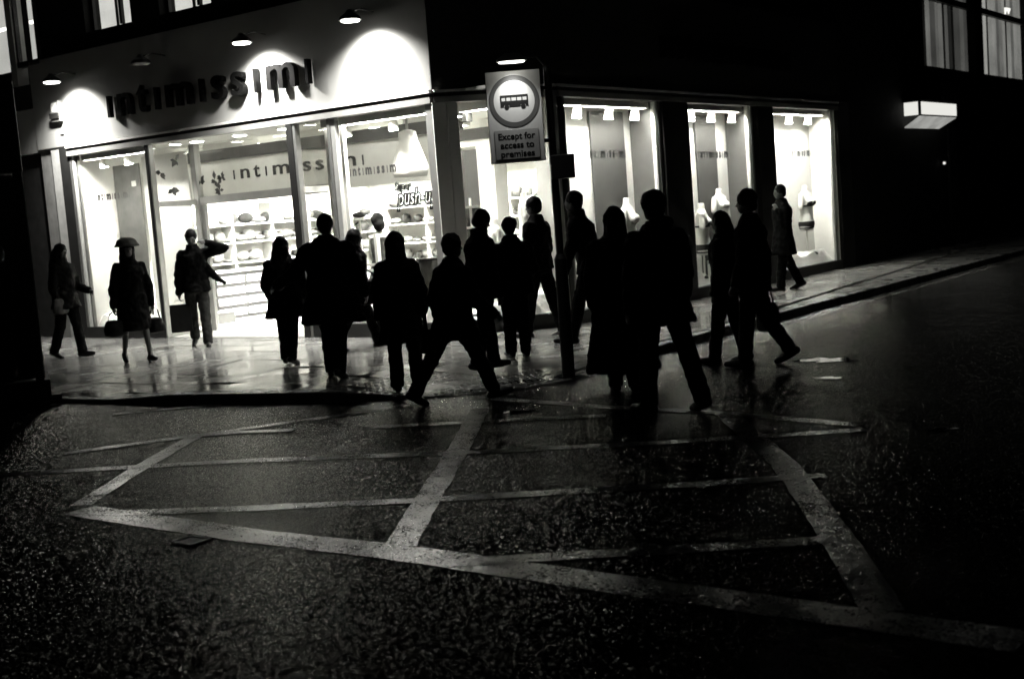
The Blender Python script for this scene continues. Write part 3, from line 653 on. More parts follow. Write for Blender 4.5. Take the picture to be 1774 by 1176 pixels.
# easel frame and dark drum in the wide window
p0, p1 = PY(652, 405, .45), PY(659, 545, .45)
es = thing('display_easel', 'white display easel of one post and two bars in the wide window', 'easel', (p0.x, .45, .3))
part(MB().bar((p0.x, .45, .301), (p0.x, .45, p0.z), .07, .05), 'post', WHITE, es)
for z in (1.02, 1.10): part(MB().bar((p0.x-.42, .45, z), (p0.x-.036, .45, z), .035, .035), 'bar', WHITE, es)
p = PY(746, 447, .55); dr = thing('display_drum', 'dark cylindrical drum standing in the wide window', 'drum', (p.x, .55, .3))
part(MB().loft([(p.x, .55, .301, .19, .19), (p.x, .55, p.z-.03, .19, .19)], 32), 'body', mat('drum_metal', .10, .3, .5, metal=.6), dr, smooth=False); part(MB().loft([(p.x, .55, p.z-.029, .205, .205), (p.x, .55, p.z, .205, .205)], 32), 'rim', BLACK, dr)

# ------------------------------------------------------------------ soft bodies: closed pieces fused by a voxel remesh
def fused(mb, name, material, parent, voxel=.012, smooth=3, disp=0.0, dscale=.1):
    ob = mb.build(name, material, parent, smooth=True, world=False)
    rm = ob.modifiers.new('fuse', 'REMESH'); rm.mode = 'VOXEL'; rm.voxel_size = voxel; rm.use_smooth_shade = True
    if smooth: sm = ob.modifiers.new('soften', 'SMOOTH'); sm.iterations = smooth; sm.factor = .5
    if disp:
        key = f'folds_{dscale}'; tx = bpy.data.textures.get(key) or bpy.data.textures.new(key, 'CLOUDS'); tx.noise_scale = dscale; tx.noise_depth = 2
        dp = ob.modifiers.new('folds', 'DISPLACE'); dp.texture = tx; dp.strength = disp; dp.mid_level = .5; dp.texture_coords = 'LOCAL'
    return ob
SKIN = mat('skin', .08, .5, .35, var=.08); SKIND = mat('skin_mannequin', .74, .45, .35, var=.03)
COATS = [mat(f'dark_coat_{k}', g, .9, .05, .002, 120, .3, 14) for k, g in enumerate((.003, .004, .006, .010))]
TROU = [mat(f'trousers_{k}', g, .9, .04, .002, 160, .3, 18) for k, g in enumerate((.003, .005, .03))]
HAIRM = [mat(f'hair_{k}', g, .6, .12, .004, 90, .35, 30) for k, g in enumerate((.003, .006, .03))]
SHOE = mat('black_leather', .006, .4, .25, var=.2); SCARF = mat('scarf_wool', .05, .9, .05, .004, 90, .3)
BAGM = [mat(f'bag_{k}', g, .6, .15, .002, 60, .25) for k, g in enumerate((.004, .008, .03))]

def person(label, px, fy, z, H, phi, legs=((4, 4), (-4, 4)), lean=0.0, arms=None, coat=None, hair='short', hm=0, head=(0, 0), cm=0, tm=0, bare_legs=False, heels=False, wide=1.0, loc=None, scarf=False, leg_out=(.0, .0), skirt=False, hood=False):
    """phi: 0 faces away from the street camera, 90 faces along the shop front to the side street, 180 towards the junction."""
    loc = loc or G(px, fy, z); loc = Vector((loc[0], loc[1], z))
    root = thing('person', label, 'person', loc, AZ - R(phi), 'people out in the wet street')
    u = H
    ln = R(lean); sp = Vector((0, math.sin(ln), math.cos(ln)))
    hipz = .515*u; th, sh, fh = .245*u, .240*u, .04*u
    # legs, left (-1) then right (+1)
    J = {}
    for sd, (fl, kn), lo in zip((-1, 1), legs, leg_out):
        h = Vector((sd*.050*u, 0, 0)); a = R(fl); k = h + Vector((sd*math.sin(R(lo))*th, math.sin(a)*th, -math.cos(a)*th)); b = R(fl-kn)
        an = k + Vector((sd*math.sin(R(lo))*sh*.6, math.sin(b)*sh, -math.cos(b)*sh)); J[sd] = (h, k, an, fl-kn)
    low = min(J[s_][2].z for s_ in J) - fh; dz = -low
    for s_ in J: h, k, an, b = J[s_]; J[s_] = (h+EZ*dz, k+EZ*dz, an+EZ*dz, b)
    pel = Vector((0, 0, dz))
    def S(t): return pel + sp*(t*u - hipz + 0)          # t = height fraction on the spine when upright
    def ring(t, rx, ry, extra=0.0): c = S(t); return (c.x, c.y, c.z, rx*u*wide+extra, ry*u+extra)
    TOR = [(.47, .088, .066), (.52, .096, .071), (.57, .088, .064), (.63, .078, .058), (.70, .090, .066), (.75, .100, .070), (.785, .092, .064), (.81, .070, .054), (.835, .048, .044), (.855, .036, .036)]
    neck0, neck1 = S(.83), S(.885); hp = R(head[1]); hy = R(head[0]); hc = neck1 + Vector((math.sin(hy)*.01*u, .012*u + math.sin(hp)*.03*u, .045*u - abs(math.sin(hp))*.01*u))
    HM = Matrix.Rotation(-hy, 3, 'Z') @ Matrix.Rotation(-hp, 3, 'X')
    body = MB(); body.loft([ring(*q) for q in TOR]); body.caps(neck0, hc, .030*u, .028*u)
    body.ball(hc, .043*u, .052*u, .064*u, M=HM); hq = lambda x, y, z_: hc + HM @ Vector((x*u, y*u, z_*u))
    body.ball(hq(0, .018, -.034), .030*u, .033*u, .028*u, M=HM); body.caps(hq(0, .047, .004), hq(0, .060, -.012), .006*u, .0085*u)      # jaw, nose
    body.caps(hq(-.014, .046, -.030), hq(.014, .046, -.030), .006*u, .006*u); body.caps(hq(-.02, .043, .012), hq(.02, .043, .012), .008*u, .008*u)
    for s_ in (-1, 1): body.ball(hq(s_*.043, -.002, -.004), .006*u, .012*u, .017*u, M=HM)
    tro = MB(); shoes = []
    tro.loft([ring(.455, .086, .066, .010), ring(.52, .098, .073, .012), ring(.575, .090, .066, .010)])
    for s_ in (-1, 1):
        h, k, an, b = J[s_]
        body.caps(h, k, .046*u, .031*u); body.caps(k, an, .031*u, .019*u)
        if not bare_legs:
            tro.caps(h, k, .052*u+.014, .039*u+.013); tro.caps(k, an+(k-an).normalized()*.01, .039*u+.013, .034*u+.014)
        # foot: toes follow the shin's swing
        ft = R(max(-62, min(25, b*.75 if b < -8 else b*.4))); d = Vector((s_*.12, math.cos(ft), math.sin(ft))).normalized(); dn = Vector((0, math.sin(ft)*1.0, -math.cos(ft)))
        heel = an + dn*(fh*.55) - d*.03*u; toe = an + dn*(fh*.72) + d*.105*u
        body.caps(heel, toe, .018*u, .013*u)
        shoe = MB(); shoes.append(shoe)
        shoe.caps(an + dn*.006*u, heel, .024*u, .026*u); shoe.caps(heel, heel.lerp(toe, .6), .025*u, .027*u); shoe.caps(heel.lerp(toe, .55), toe, .026*u, .019*u)
        if heels: shoe.caps(heel, heel + dn*.05*u - d*.008*u, .014*u, .007*u)
    arms = arms or {-1: ((.16, .0, -1), (.04, .22, -1)), 1: ((.16, .0, -1), (.04, .22, -1))}
    hands = {}; ct = coat or {}; cthk = ct.get('thick', .036); cm_ = MB(); hand_pts = {}
    for s_ in (-1, 1):
        ua, fa = arms[s_]; ua = Vector((ua[0]*s_, ua[1], ua[2])).normalized(); fa = Vector((fa[0]*s_, fa[1], fa[2])).normalized()
        sh_ = S(.783) + Vector((s_*.096*u*wide, 0, 0)); el = sh_ + ua*.172*u; wr = el + fa*.145*u
        body.caps(sh_, el, .028*u, .023*u); body.caps(el, wr, .023*u, .015*u)
        cm_.caps(sh_, el, .037*u+cthk*.5, .031*u+cthk*.6); cm_.caps(el, wr, .028*u+cthk*.55, .021*u+cthk*.5)
        # hand: palm, four fingers with a knuckle bend, thumb from the side of the palm
        nrm = Vector((-s_, 0, 0)); lat = fa.cross(nrm)
        if lat.length < .2: nrm = Vector((0, 1, 0)); lat = fa.cross(nrm)
        lat.normalize(); nrm = lat.cross(fa).normalized()
        pm = wr + fa*.028*u; kn_ = wr + fa*.050*u
        body.caps(wr, pm, .014*u, .018*u, 8)
        for q in (-1, 0, 1): body.caps(wr+fa*.008*u+lat*q*.008*u, kn_+lat*q*.012*u, .009*u, .008*u, 8)
        for q, L_ in zip((-1.5, -.5, .5, 1.5), (.030, .037, .039, .034)):
            a0 = kn_ + lat*q*.0105*u; a1 = a0 + (fa*.8 + nrm*.35).normalized()*L_*u*.55; a2 = a1 + (fa*.35 + nrm*.9).normalized()*L_*u*.5
            body.caps(a0, a1, .0058*u, .0054*u, 8); body.caps(a1, a2, .0054*u, .0048*u, 8)
        t0 = wr + fa*.018*u + lat*.014*u; t1 = t0 + (fa*.6 + lat*.7 + nrm*.3).normalized()*.022*u; t2 = t1 + (fa*.9 + nrm*.4).normalized()*.018*u
        body.caps(t0, t1, .007*u, .006*u, 8); body.caps(t1, t2, .006*u, .005*u, 8)
        hands[s_] = wr + fa*.06*u
    fused(body, 'body', SKIN, root, .011)
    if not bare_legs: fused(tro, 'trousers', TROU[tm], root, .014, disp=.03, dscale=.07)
    for q in shoes: fused(q, 'shoe', SHOE, root, .011, 2)
    # coat: torso rings plus skirt down to the hem
    hem = ct.get('hem', .46); fl = ct.get('flare', .012); sway = ct.get('sway', (0, 0)); secs = []
    nsk = 5; stride = ct.get('deep', 0.0)
    for i in range(nsk):
        t = i/(nsk-1); zz = hem + (.52-hem)*t; k_ = 1-t; c = S(.52) + Vector((sway[0]*k_*u, sway[1]*k_*u, -(.52-zz)*u))
        secs.append((c.x, c.y, c.z, (.098+fl*k_)*u*wide+cthk, (.074+fl*k_+stride*k_)*u+cthk))
    for q in TOR[2:]: secs.append(ring(q[0], q[1]+.004, q[2]+.003, cthk if q[0] < .80 else cthk*.6))
    cm_.loft(secs, 20)
    if ct.get('collar', True): c = S(.852); cm_.loft([(c.x, c.y-.004*u, c.z-.03*u, .056*u, .052*u), (c.x, c.y-.004*u, c.z+.0*u, .050*u, .049*u), (c.x, c.y-.004*u, c.z+.022*u, .048*u, .049*u)], 14)
    if hood: c = S(.85); cm_.ball((c.x, c.y-.045*u, c.z), .06*u, .045*u, .05*u)
    for a, b, r1, r2 in ct.get('extra', []): cm_.caps(Vector(a)*u, Vector(b)*u, r1*u, r2*u)
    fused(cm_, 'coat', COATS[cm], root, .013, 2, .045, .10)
    if scarf: c = S(.862); fused(MB().loft([(c.x, c.y, c.z-.028*u, .052*u, .052*u), (c.x, c.y, c.z, .058*u, .06*u), (c.x, c.y, c.z+.022*u, .05*u, .052*u)], 16), 'scarf', SCARF, root, .012, 2, .012, .05)
    hr = MB()
    hr.ball(hq(0, -.008, .018), .052*u, .059*u, .061*u, M=HM)
    if hair in ('short', 'curly'): hr.ball(hq(0, -.026, -.008), .044*u, .038*u, .045*u, M=HM)
    if hair == 'curly': hr.ball(hq(0, -.008, .026), .058*u, .062*u, .058*u, M=HM)
    if hair == 'bob': hr.ball(hq(0, -.014, .0), .066*u, .060*u, .070*u, M=HM); hr.caps(hq(0, -.022, -.02), S(.845)+Vector((0, -.022*u, 0)), .064*u, .068*u)
    if hair == 'long': hr.ball(hq(0, -.014, -.002), .066*u, .060*u, .068*u, M=HM); hr.caps(hq(0, -.022, -.02), S(.80)+Vector((0, -.045*u, 0)), .068*u, .080*u); hr.caps(S(.80)+Vector((0, -.05*u, 0)), S(.71)+Vector((0, -.058*u, 0)), .078*u, .045*u)
    fused(hr, 'hair', HAIRM[hm], root, .012, 2, .03 if hair in ('curly', 'long') else .018, .06)
    rot = Matrix.Rotation(AZ - R(phi), 3, 'Z')
    W = {s_: loc + rot @ hands[s_] for s_ in hands}; W['root'] = root; W['rot'] = rot; W['loc'] = loc; W['head'] = loc + rot @ hc; W['S'] = lambda t, o=(0, 0, 0): loc + rot @ (S(t) + Vector(o)*u); return W
def fused_thing(mb_parts, name, label, cat, loc, rz=0, group=None):
    t = thing(name, label, cat, loc, rz, group)
    for nm, mb, M, dp in mb_parts: fused(mb, nm, M, t, .012, 2, dp, .08)
    return t
def handbag(top, rz, w_, d_, h_, label, M=0, strap=.18):
    """soft bag hanging from the point top (grip of the strap)"""
    b = Vector(top) - Vector((0, 0, strap+h_)); mb = MB().loft([(0, 0, 0, w_*.40, d_*.42), (0, 0, .02, w_*.5, d_*.5), (0, 0, h_*.5, w_*.54, d_*.5), (0, 0, h_*.9, w_*.42, d_*.36), (0, 0, h_, w_*.36, d_*.2)], 18)
    st_ = MB().tube([(-w_*.3, 0, h_*.92), (-w_*.2, 0, h_+strap*.7), (0, 0, h_+strap), (w_*.2, 0, h_+strap*.7), (w_*.3, 0, h_*.92)], .009, 8)
    t = fused_thing([('bag_body', mb, BAGM[M], .02)], 'handbag', label, 'bag', b, rz); st_.build('strap', BAGM[0], t, smooth=True, world=False); return t

ZP = .10
A_HANG = ((.16, .0, -1), (.04, .22, -1))
# far left, by the kiosk
person('dark figure standing by the kiosk at the left kerb', 20, 694, .06, 1.70, 30, coat=dict(hem=.33, flare=.03), hair='short', cm=1)
w1 = person('long-haired woman with lit face walking past the dark shop end', 124, 617, ZP, 1.63, 112, legs=((13, 5), (-10, 14)), coat=dict(hem=.43, flare=.03), hair='long', cm=1, tm=1, arms={-1: ((.15, .25, -1), (-.1, .9, -.3)), 1: ((.2, -.1, -1), (.0, .3, -1))})
handbag(w1['S'](.62, (.10, .03, 0)), w1['root'].rotation_euler.z, .30, .14, .22, 'dark shoulder bag on the hip of the lit-faced woman', 2, .16)
w2 = person('woman in a brimmed hat and knee coat carrying two bags', 240, 624, ZP, 1.60, 150, legs=((16, 6), (-15, 8)), leg_out=(4, 3), coat=dict(hem=.26, flare=.03), hair='bob', cm=1, bare_legs=True, heels=True, arms={-1: ((.26, .0, -1), (.12, .15, -1)), 1: ((.28, .0, -1), (.12, .15, -1))})
hc = w2['head']; fused_thing([('hat', MB().loft([(0, 0, 0, .155, .165), (0, 0, .016, .16, .17), (0, 0, .03, .14, .15), (0, 0, .09, .115, .125), (0, 0, .12, .06, .07)], 24), mat('felt', .09, .9, .1), .01)], 'brimmed_hat', 'round brimmed hat worn by the woman with two bags', 'hat', hc + Vector((0, 0, .045)))
handbag(w2[1] + Vector((0, 0, .03)), AZ+.5, .30, .18, .21, 'slouchy black bag in the hat woman\'s hand away from the entrance', 0, .12)
handbag(w2[-1] + Vector((0, 0, .03)), AZ, .24, .16, .20, 'dark bag in the hat woman\'s hand next to the entrance', 1, .14)
w3 = person('man in jeans shading his head with one hand by the entrance', 350, 600, ZP, 1.69, 172, legs=((10, 4), (-8, 26)), leg_out=(2, 2), tm=2, hair='short', cm=0, head=(0, 18),
            coat=dict(hem=.47, flare=.015, extra=[((-.10, 0, .66), (-.19, -.02, .565), .05, .022), ((-.19, -.02, .565), (-.245, -.02, .53), .03, .012)]),
            arms={-1: ((.85, .15, .22), (-.88, .28, .36)), 1: ((.24, -.05, -1), (.06, .12, -1))})
bagp = w3[1]; cb = fused_thing([('bag_body', MB().box(-.15, .15, -.05, .05, 0, .40), BAGM[1], .006)], 'carrier_bag', 'flat dark carrier bag hanging from the jeans man\'s hand', 'bag', bagp - Vector((0, 0, .47)), AZ+.3)
MB().tube([(-.08, 0, .39), (-.06, 0, .46), (.06, 0, .46), (.08, 0, .39)], .006, 6).build('handle', WHITE, cb, world=False)
# group in front of the wide window
w4 = person('long-haired woman in a short coat under the big man\'s arm', 505, 628, ZP, 1.50, 12, wide=1.18, legs=((6, 6), (-6, 14)), coat=dict(hem=.36, flare=.035), hair='long', hm=1, arms={-1: ((.32, .1, -1), (.0, .55, -.8)), 1: ((.2, .1, -1), (-.1, .6, -.8))})
person('big broad man with an arm round the long-haired woman', 586, 652, ZP, 1.71, 8, legs=((8, 6), (-10, 12)), coat=dict(hem=.33, flare=.04, thick=.055), hair='short', wide=1.28, arms={-1: ((.62, .10, -.80), (.85, .25, -.42)), 1: ((.35, .0, -1), (.1, .5, -.8))})
person('slim walker half hidden behind the big broad man', 629, 604, ZP, 1.55, 85, legs=((18, 4), (-20, 12)), coat=dict(hem=.42), hair='bob', cm=1)
handbag(G(642, 606, ZP)*0 + AT(636, 468, G(600, 640, ZP)), AZ, .28, .16, .26, 'dark bag hanging at the big broad man\'s side', 0, .12)
w7 = person('woman with a bob in a long coat seen from behind', 705, 676, ZP-.03, 1.51, -4, legs=((3, 3), (-3, 4)), leg_out=(1, 4), coat=dict(hem=.30, flare=.04, thick=.03), hair='bob', arms={-1: ((.26, .0, -1), (.02, .15, -1)), 1: ((.28, .0, -1), (.02, .3, -1))})
w8 = person('striding man with tousled hair stepping off the kerb', 797, 694, .01, 1.58, 58, legs=((-32, 3), (27, 4)), leg_out=(0, 1), wide=1.24, coat=dict(hem=.40, flare=.03, deep=.02, thick=.045), hair='curly', lean=3, arms={-1: ((.2, -.3, -1), (.1, .3, -1)), 1: ((.22, .3, -1), (.0, .8, -.6))})
handbag(w8['S'](.60, (-.04, -.17, 0)), AZ-1.4, .30, .16, .22, 'dark bag slung behind the striding man', 0, .2)
person('man in a scarf with bowed head behind the striding man', 848, 638, ZP, 1.64, 64, wide=1.2, legs=((9, 3), (-9, 8)), coat=dict(hem=.44), hair='short', head=(0, 22), scarf=True, cm=1)
person('curly-haired woman in flared trousers facing the shop', 899, 616, ZP, 1.52, -14, wide=1.2, legs=((4, 3), (-3, 3)), coat=dict(hem=.44, flare=.02), hair='curly', cm=1, arms={-1: ((.3, .1, -1), (-.2, .7, -.6)), 1: ((.3, .1, -1), (-.2, .7, -.6))})
w11 = person('tall man facing sideways at the corner window', 943, 583, ZP, 1.77, -58, wide=1.14, legs=((13, 2), (-13, 4)), leg_out=(2, 2), coat=dict(hem=.48, thick=.028), hair='short', head=(0, 4))
person('man leaning forward as he walks by the pole', 1034, 592, ZP, 1.83, -70, wide=1.16, legs=((20, 4), (-16, 8)), lean=13, coat=dict(hem=.46, thick=.026), hair='short', head=(0, -4), scarf=True, arms={-1: ((.15, .2, -1), (.0, .35, -1)), 1: ((.15, -.3, -1), (.0, .1, -1))})
person('woman with smooth hair in an ankle-length coat between two men', 1084, 676, .0, 1.66, 2, wide=1.16, coat=dict(hem=.10, flare=.06, thick=.045), hair='bob', cm=0, arms={-1: ((.22, .0, -1), (.02, .2, -1)), 1: ((.22, .0, -1), (.02, .2, -1))})
person('large man with upturned collar stepping onto the box lines', 1156, 712, .01, 1.75, -28, legs=((7, 3), (-17, 3)), leg_out=(3, 6), coat=dict(hem=.40, flare=.03, thick=.04), hair='curly', wide=1.24, hood=True)
person('slim woman in tight trousers beside the man in the road', 1264, 626, .01, 1.53, -62, legs=((10, 2), (-8, 6)), leg_out=(4, 5), coat=dict(hem=.44), hair='bob', cm=0)
w16 = person('man with thick hair crossing the road beside the slim woman', 1312, 632, .01, 1.71, -66, wide=1.18, legs=((8, 2), (-12, 22)), coat=dict(hem=.42, flare=.02, thick=.03), hair='curly', cm=0, arms={-1: ((.2, .1, -1), (.0, .4, -1)), 1: ((.2, -.3, -1), (.0, .0, -1))})
handbag(w16[1] + Vector((0, 0, .02)), AZ-1.2, .34, .18, .30, 'black bag in the hand of the thick-haired man on the road', 0, .14)
person('man with a phone at his ear walking by the last window', 1362, 503, ZP, 1.70, -98, legs=((10, 3), (-14, 12)), coat=dict(hem=.34, flare=.025, thick=.034), hair='short', cm=0, arms={-1: ((.35, .25, -1), (-.28, .35, 1)), 1: ((.2, -.1, -1), (.0, .25, -1))})

# ------------------------------------------------------------------ mannequins in the windows
DARKCLOTH = mat('dark_lingerie', .02, .7, .2, .002, 80, .2)
def torso_rings(s=1.0, z0=0.0):
    return [(0, 0, z0+.00*s, .12*s, .09*s), (0, 0, z0+.06*s, .165*s, .115*s), (0, 0, z0+.16*s, .165*s, .11*s), (0, 0, z0+.27*s, .125*s, .085*s), (0, 0, z0+.37*s, .135*s, .095*s), (0, .015*s, z0+.46*s, .155*s, .115*s), (0, 0, z0+.54*s, .185*s, .085*s), (0, 0, z0+.59*s, .165*s, .065*s), (0, 0, z0+.625*s, .07*s, .05*s), (0, 0, z0+.70*s, .048*s, .045*s), (0, 0, z0+.715*s, .05*s, .047*s)]
def mannequin(x, y, ztop, rz, label, base=.30, bra=True, legs=False, arm=False, s=.98):
    z0 = ztop - base - .715*s; t = thing('mannequin', label, 'mannequin', (x, y, base), rz)
    mb = MB().loft(torso_rings(s, z0), 20)
    for sd in (-1, 1):
        mb.ball((sd*.065*s, .085*s, z0+.45*s), .062*s, .055*s, .06*s); mb.caps((sd*.155*s, 0, z0+.555*s), (sd*.205*s, .0, z0+.38*s), .05*s, .042*s)
        if legs: mb.caps((sd*.08*s, 0, z0+.06*s), (sd*.085*s, .02, z0-.45*s), .085*s, .055*s); mb.caps((sd*.085*s, .02, z0-.45*s), (sd*.085*s, 0, max(.02, z0-.85*s)), .055*s, .035*s)
        if arm: mb.caps((sd*.185*s, 0, z0+.47*s), (sd*.22*s, .03, z0+.24*s), .042*s, .034*s); mb.caps((sd*.22*s, .03, z0+.24*s), (sd*.20*s, .12, z0+.06*s), .034*s, .025*s)
    fused(mb, 'torso', SKIND, t, .011, 3)
    if not legs: MB().tube([(0, 0, .0), (0, 0, z0+.03)], .018, 10).build('stand_pole', WHITE, t, smooth=True, world=False); MB().loft([(0, 0, 0, .14, .14), (0, 0, .015, .13, .13)], 20).build('stand_base', WHITE, t, world=False)
    if bra:
        b = MB()
        for sd in (-1, 1): b.ball((sd*.066*s, .09*s, z0+.44*s), .062*s, .056*s, .05*s)
        b.loft([(0, .004, z0+.38*s, .146*s, .106*s), (0, .006, z0+.41*s, .152*s, .113*s)], 20); fused(b, 'bra', DARKCLOTH, t, .01, 2)
        k = MB().loft([(0, 0, z0+.03*s, .15*s, .108*s), (0, 0, z0+.10*s, .175*s, .122*s), (0, 0, z0+.15*s, .172*s, .118*s)], 20); fused(k, 'briefs', DARKCLOTH, t, .01, 2)
    return t
RZR = -math.pi/2        # facing the side street (+X)
p = PX(1085, 343, -.30); mannequin(-.30, p.y, p.z, RZR+.25, 'headless white torso without clothes in the first side-street window', .28, bra=False, s=1.2)
p = PX(1214, 352, -.32); mannequin(-.32, p.y, p.z, RZR+.5, 'white torso in a dark bra in the middle side-street window', .28, bra=True, s=1.2)
p = PX(1243, 325, -.42); mannequin(-.40, p.y, p.z-.02, RZR, 'white torso beside the grey banner in the middle side-street window', .28, bra=False, s=1.1)
p = PX(1394, 322, -.32); mannequin(-.32, p.y, p.z, RZR, 'white mannequin torso with dark briefs in the last side-street window', .28, bra=True, s=1.2)
mannequin(-.72, 1.35, 1.95, R(-50), 'white mannequin with legs behind the splayed corner window', .30, bra=False, legs=True, arm=True)
mannequin(-.95, .95, 1.62, R(-40), 'shorter white mannequin with arms behind the splayed corner window', .30, bra=False, legs=True, arm=True)
# dark-haired dressed figure in the wide window
p = PY(655, 380, .85); fg = thing('mannequin', 'dark-haired mannequin in a dark dress behind the white easel', 'mannequin', (p.x, .85, .30), 0)
b = MB().loft(torso_rings(1.0, .62), 20); b.caps((0, 0, 1.25), (0, 0, 1.34), .045, .04); b.ball((0, .01, 1.40), .072, .088, .11)
for sd in (-1, 1): b.caps((sd*.16, 0, 1.18), (sd*.22, .02, .92), .045, .036); b.caps((sd*.22, .02, .92), (sd*.2, .1, .72), .036, .026); b.caps((sd*.08, 0, .68), (sd*.085, .02, .3), .085, .055); b.caps((sd*.085, .02, .3), (sd*.085, 0, .02), .055, .035)
fused(b, 'body', SKIND, fg, .012); dd = MB().loft([(0, 0, .52, .24, .2), (0, 0, .68, .2, .15), (0, 0, .89, .14, .105), (0, .01, 1.08, .175, .13), (0, 0, 1.18, .175, .095)], 22); fused(dd, 'dress', mat('dark_dress', .05, .8, .1, var=.2), fg, .012, 3, .02)
fused(MB().ball((0, -.02, 1.44), .092, .105, .10).ball((.04, -.03, 1.36), .085, .08, .10), 'wig', HAIRM[1], fg, .011, 2, .02, .05)
p = PY(622, 372, 1.0); garment((p.x, 1.0, p.z-.05), .13, .07, .045, 0, 'dark folded garment on the small glass tray in the wide window', None, 77)
tr = thing('display_tray', 'small white tray on a rod in the wide window', 'tray', (p.x, 1.0, .3)); part(MB().box(p.x-.18, p.x+.18, .9, 1.1, p.z-.075, p.z-.052), 'plate', WHITE, tr); part(MB().tube([(p.x, 1.0, .3), (p.x, 1.0, p.z-.076)], .015, 8), 'rod', WHITE, tr)
p = PX(1246, 440, -.3); wb = thing('gift_box', 'white box with lid in the middle side-street window', 'box', (-.3, p.y, .33)); part(MB().box(-.42, -.2, p.y-.22, p.y+.22, .33, .58), 'box_body', WHITE, wb, bevel=.01); part(MB().box(-.43, -.19, p.y-.23, p.y+.23, .582, .64), 'lid', PALE, wb, bevel=.01)

# ================================================================== NEIGHBOURS
nl = thing('neighbour_building', 'dark building joining the shop\'s lamp-lit end, with lit upper windows', 'building', (-12, 0, 0))
part(MB().box(-9.96, -9.62, .06, .5, .02, 3.34), 'pilaster', mat('stone_pilaster', .20, .8, .1, .004, 30), nl); part(MB().box(-9.60, -9.36, .02, .3, .02, 3.34), 'pilaster', mat('pale_pilaster', .42, .8, .1, .004, 30), nl)
part(MB().box(-20, -9.97, .15, .6, .02, 3.32), 'shopfront_wall', CHAR, nl); part(MB().box(-20, -9.97, .02, .4, 3.33, 4.08), 'fascia', CREAM, nl)
ww = MB(); ww.box(-20, -9.62, .05, .5, 4.1, 4.50); ww.box(-20, -9.62, .05, .5, 7.2, 9.5); ww.box(-9.75, -9.615, .06, .5, 4.501, 7.199); part(ww, 'upper_wall', CHAR, nl)
BRIGHT = emit('lit_room', .9, .62, 0, .12, 1.4); BR2 = emit('lit_tube', 1, 3.0)
for k, (x0, x1, z0) in enumerate(((-9.62-.62, -9.64, 4.89), (-11.6, -10.46, 4.76), (-13.2, -11.9, 4.7))):
    wn = part(MB().box(x0-.02, x1+.02, .0, .12, z0-.09, z0), 'window', DARKP, nl)
    part(MB().box(x0, x1, .30, .32, z0, 7.2), 'blind', BRIGHT, wn); part(MB().box(x0, x1, .06, .066, z0, 7.2), 'pane', GLASS, wn)
    part(MB().box(x0-.10, x0-.001, .02, .1, z0, 7.2), 'frame', DARKP, wn); part(MB().box(x0+.1, x1-.08, .24, .28, 5.55, 5.60), 'lamp_tube', BR2, wn)
part(MB().box(-10.44, -10.27, -.02, .2, 4.5, 7.2), 'pier', PALE, nl)
# side-street neighbour
nr = thing('neighbour_building', 'dark side-street building with a lit canopy and curtained upper windows', 'building', (0, 20, 0))
part(MB().box(-.5, -.02, 11.62, 36, .0, 4.25), 'ground_wall', CHAR, nr); rw = MB(); rw.box(-.5, -.02, 11.32, 16.5, 4.251, 9.5); rw.box(-.5, -.02, 16.5, 36, 7.6, 9.5); part(rw, 'upper_wall', CHAR, nr)
part(MB().box(-.3, .02, 20.42, 21.1, 4.252, 7.6), 'pier', CHAR, nr); part(MB().box(-.3, .02, 25.4, 26.1, 4.252, 7.6), 'pier', CHAR, nr); part(MB().box(-.3, -.0, 16.5, 26, 5.86, 6.0), 'transom', DARKP, nr)
rnd = random.Random(5)
for a, b, base_ in ((16.55, 20.4, .16), (21.12, 25.38, .42)):
    wn = part(MB().box(-.1, .02, a, b, 4.25, 4.31), 'window', DARKP, nr); y_ = a
    while y_ < b-.1:
        wv = rnd.uniform(.10, .30); e_ = rnd.choice((.15, .5, .8, 1.0, 1.3))*base_
        part(MB().box(-.14-rnd.uniform(0, .04), -.11, y_, min(b, y_+wv), 4.31, 7.6), 'curtain', emit(f'lit_curtain_{int(e_*100)}', .9, e_, .0, .35, .8), wn)
        y_ += wv + rnd.choice((.06, .14, .28))
    part(MB().box(-.07, -.064, a, b, 4.31, 7.6), 'pane', GLASS, wn)
    part(MB().box(-.48, -.46, a, b, 4.31, 7.6), 'dim_room_wall', MID, wn)
pl = PX(1741, 17, -.2); pd = thing('pendant_lamp', 'bowl-shaped pendant lamp lit behind the curtained window', 'lamp', (-.2, pl.y, 6.0))
part(MB().loft([(-.2, pl.y, pl.z-.14, .10, .14), (-.2, pl.y, pl.z+.02, .12, .36)], 20), 'bowl', emit('pendant_glow', 1, 2.0), pd); part(MB().tube([(-.2, pl.y, pl.z+.021), (-.2, pl.y, 7.55)], .012, 6), 'rod', DARKP, pd)
cn = thing('lit_canopy', 'small box canopy with glowing panels on the dark side-street building', 'canopy', (0, 16.2, 3.1))
CG = emit('canopy_panel', .95, .85); CS = emit('canopy_soffit', .9, .38, 0, .3, 2)
part(MB().box(-.02, .34, 14.9, 17.5, 3.43, 3.48), 'roof', DARKP, cn); part(MB().box(.0, .31, 14.93, 14.97, 3.14, 3.425), 'side_panel', CG, cn); part(MB().box(.33, .36, 15.02, 17.5, 3.15, 3.42), 'front_panel', CG, cn)
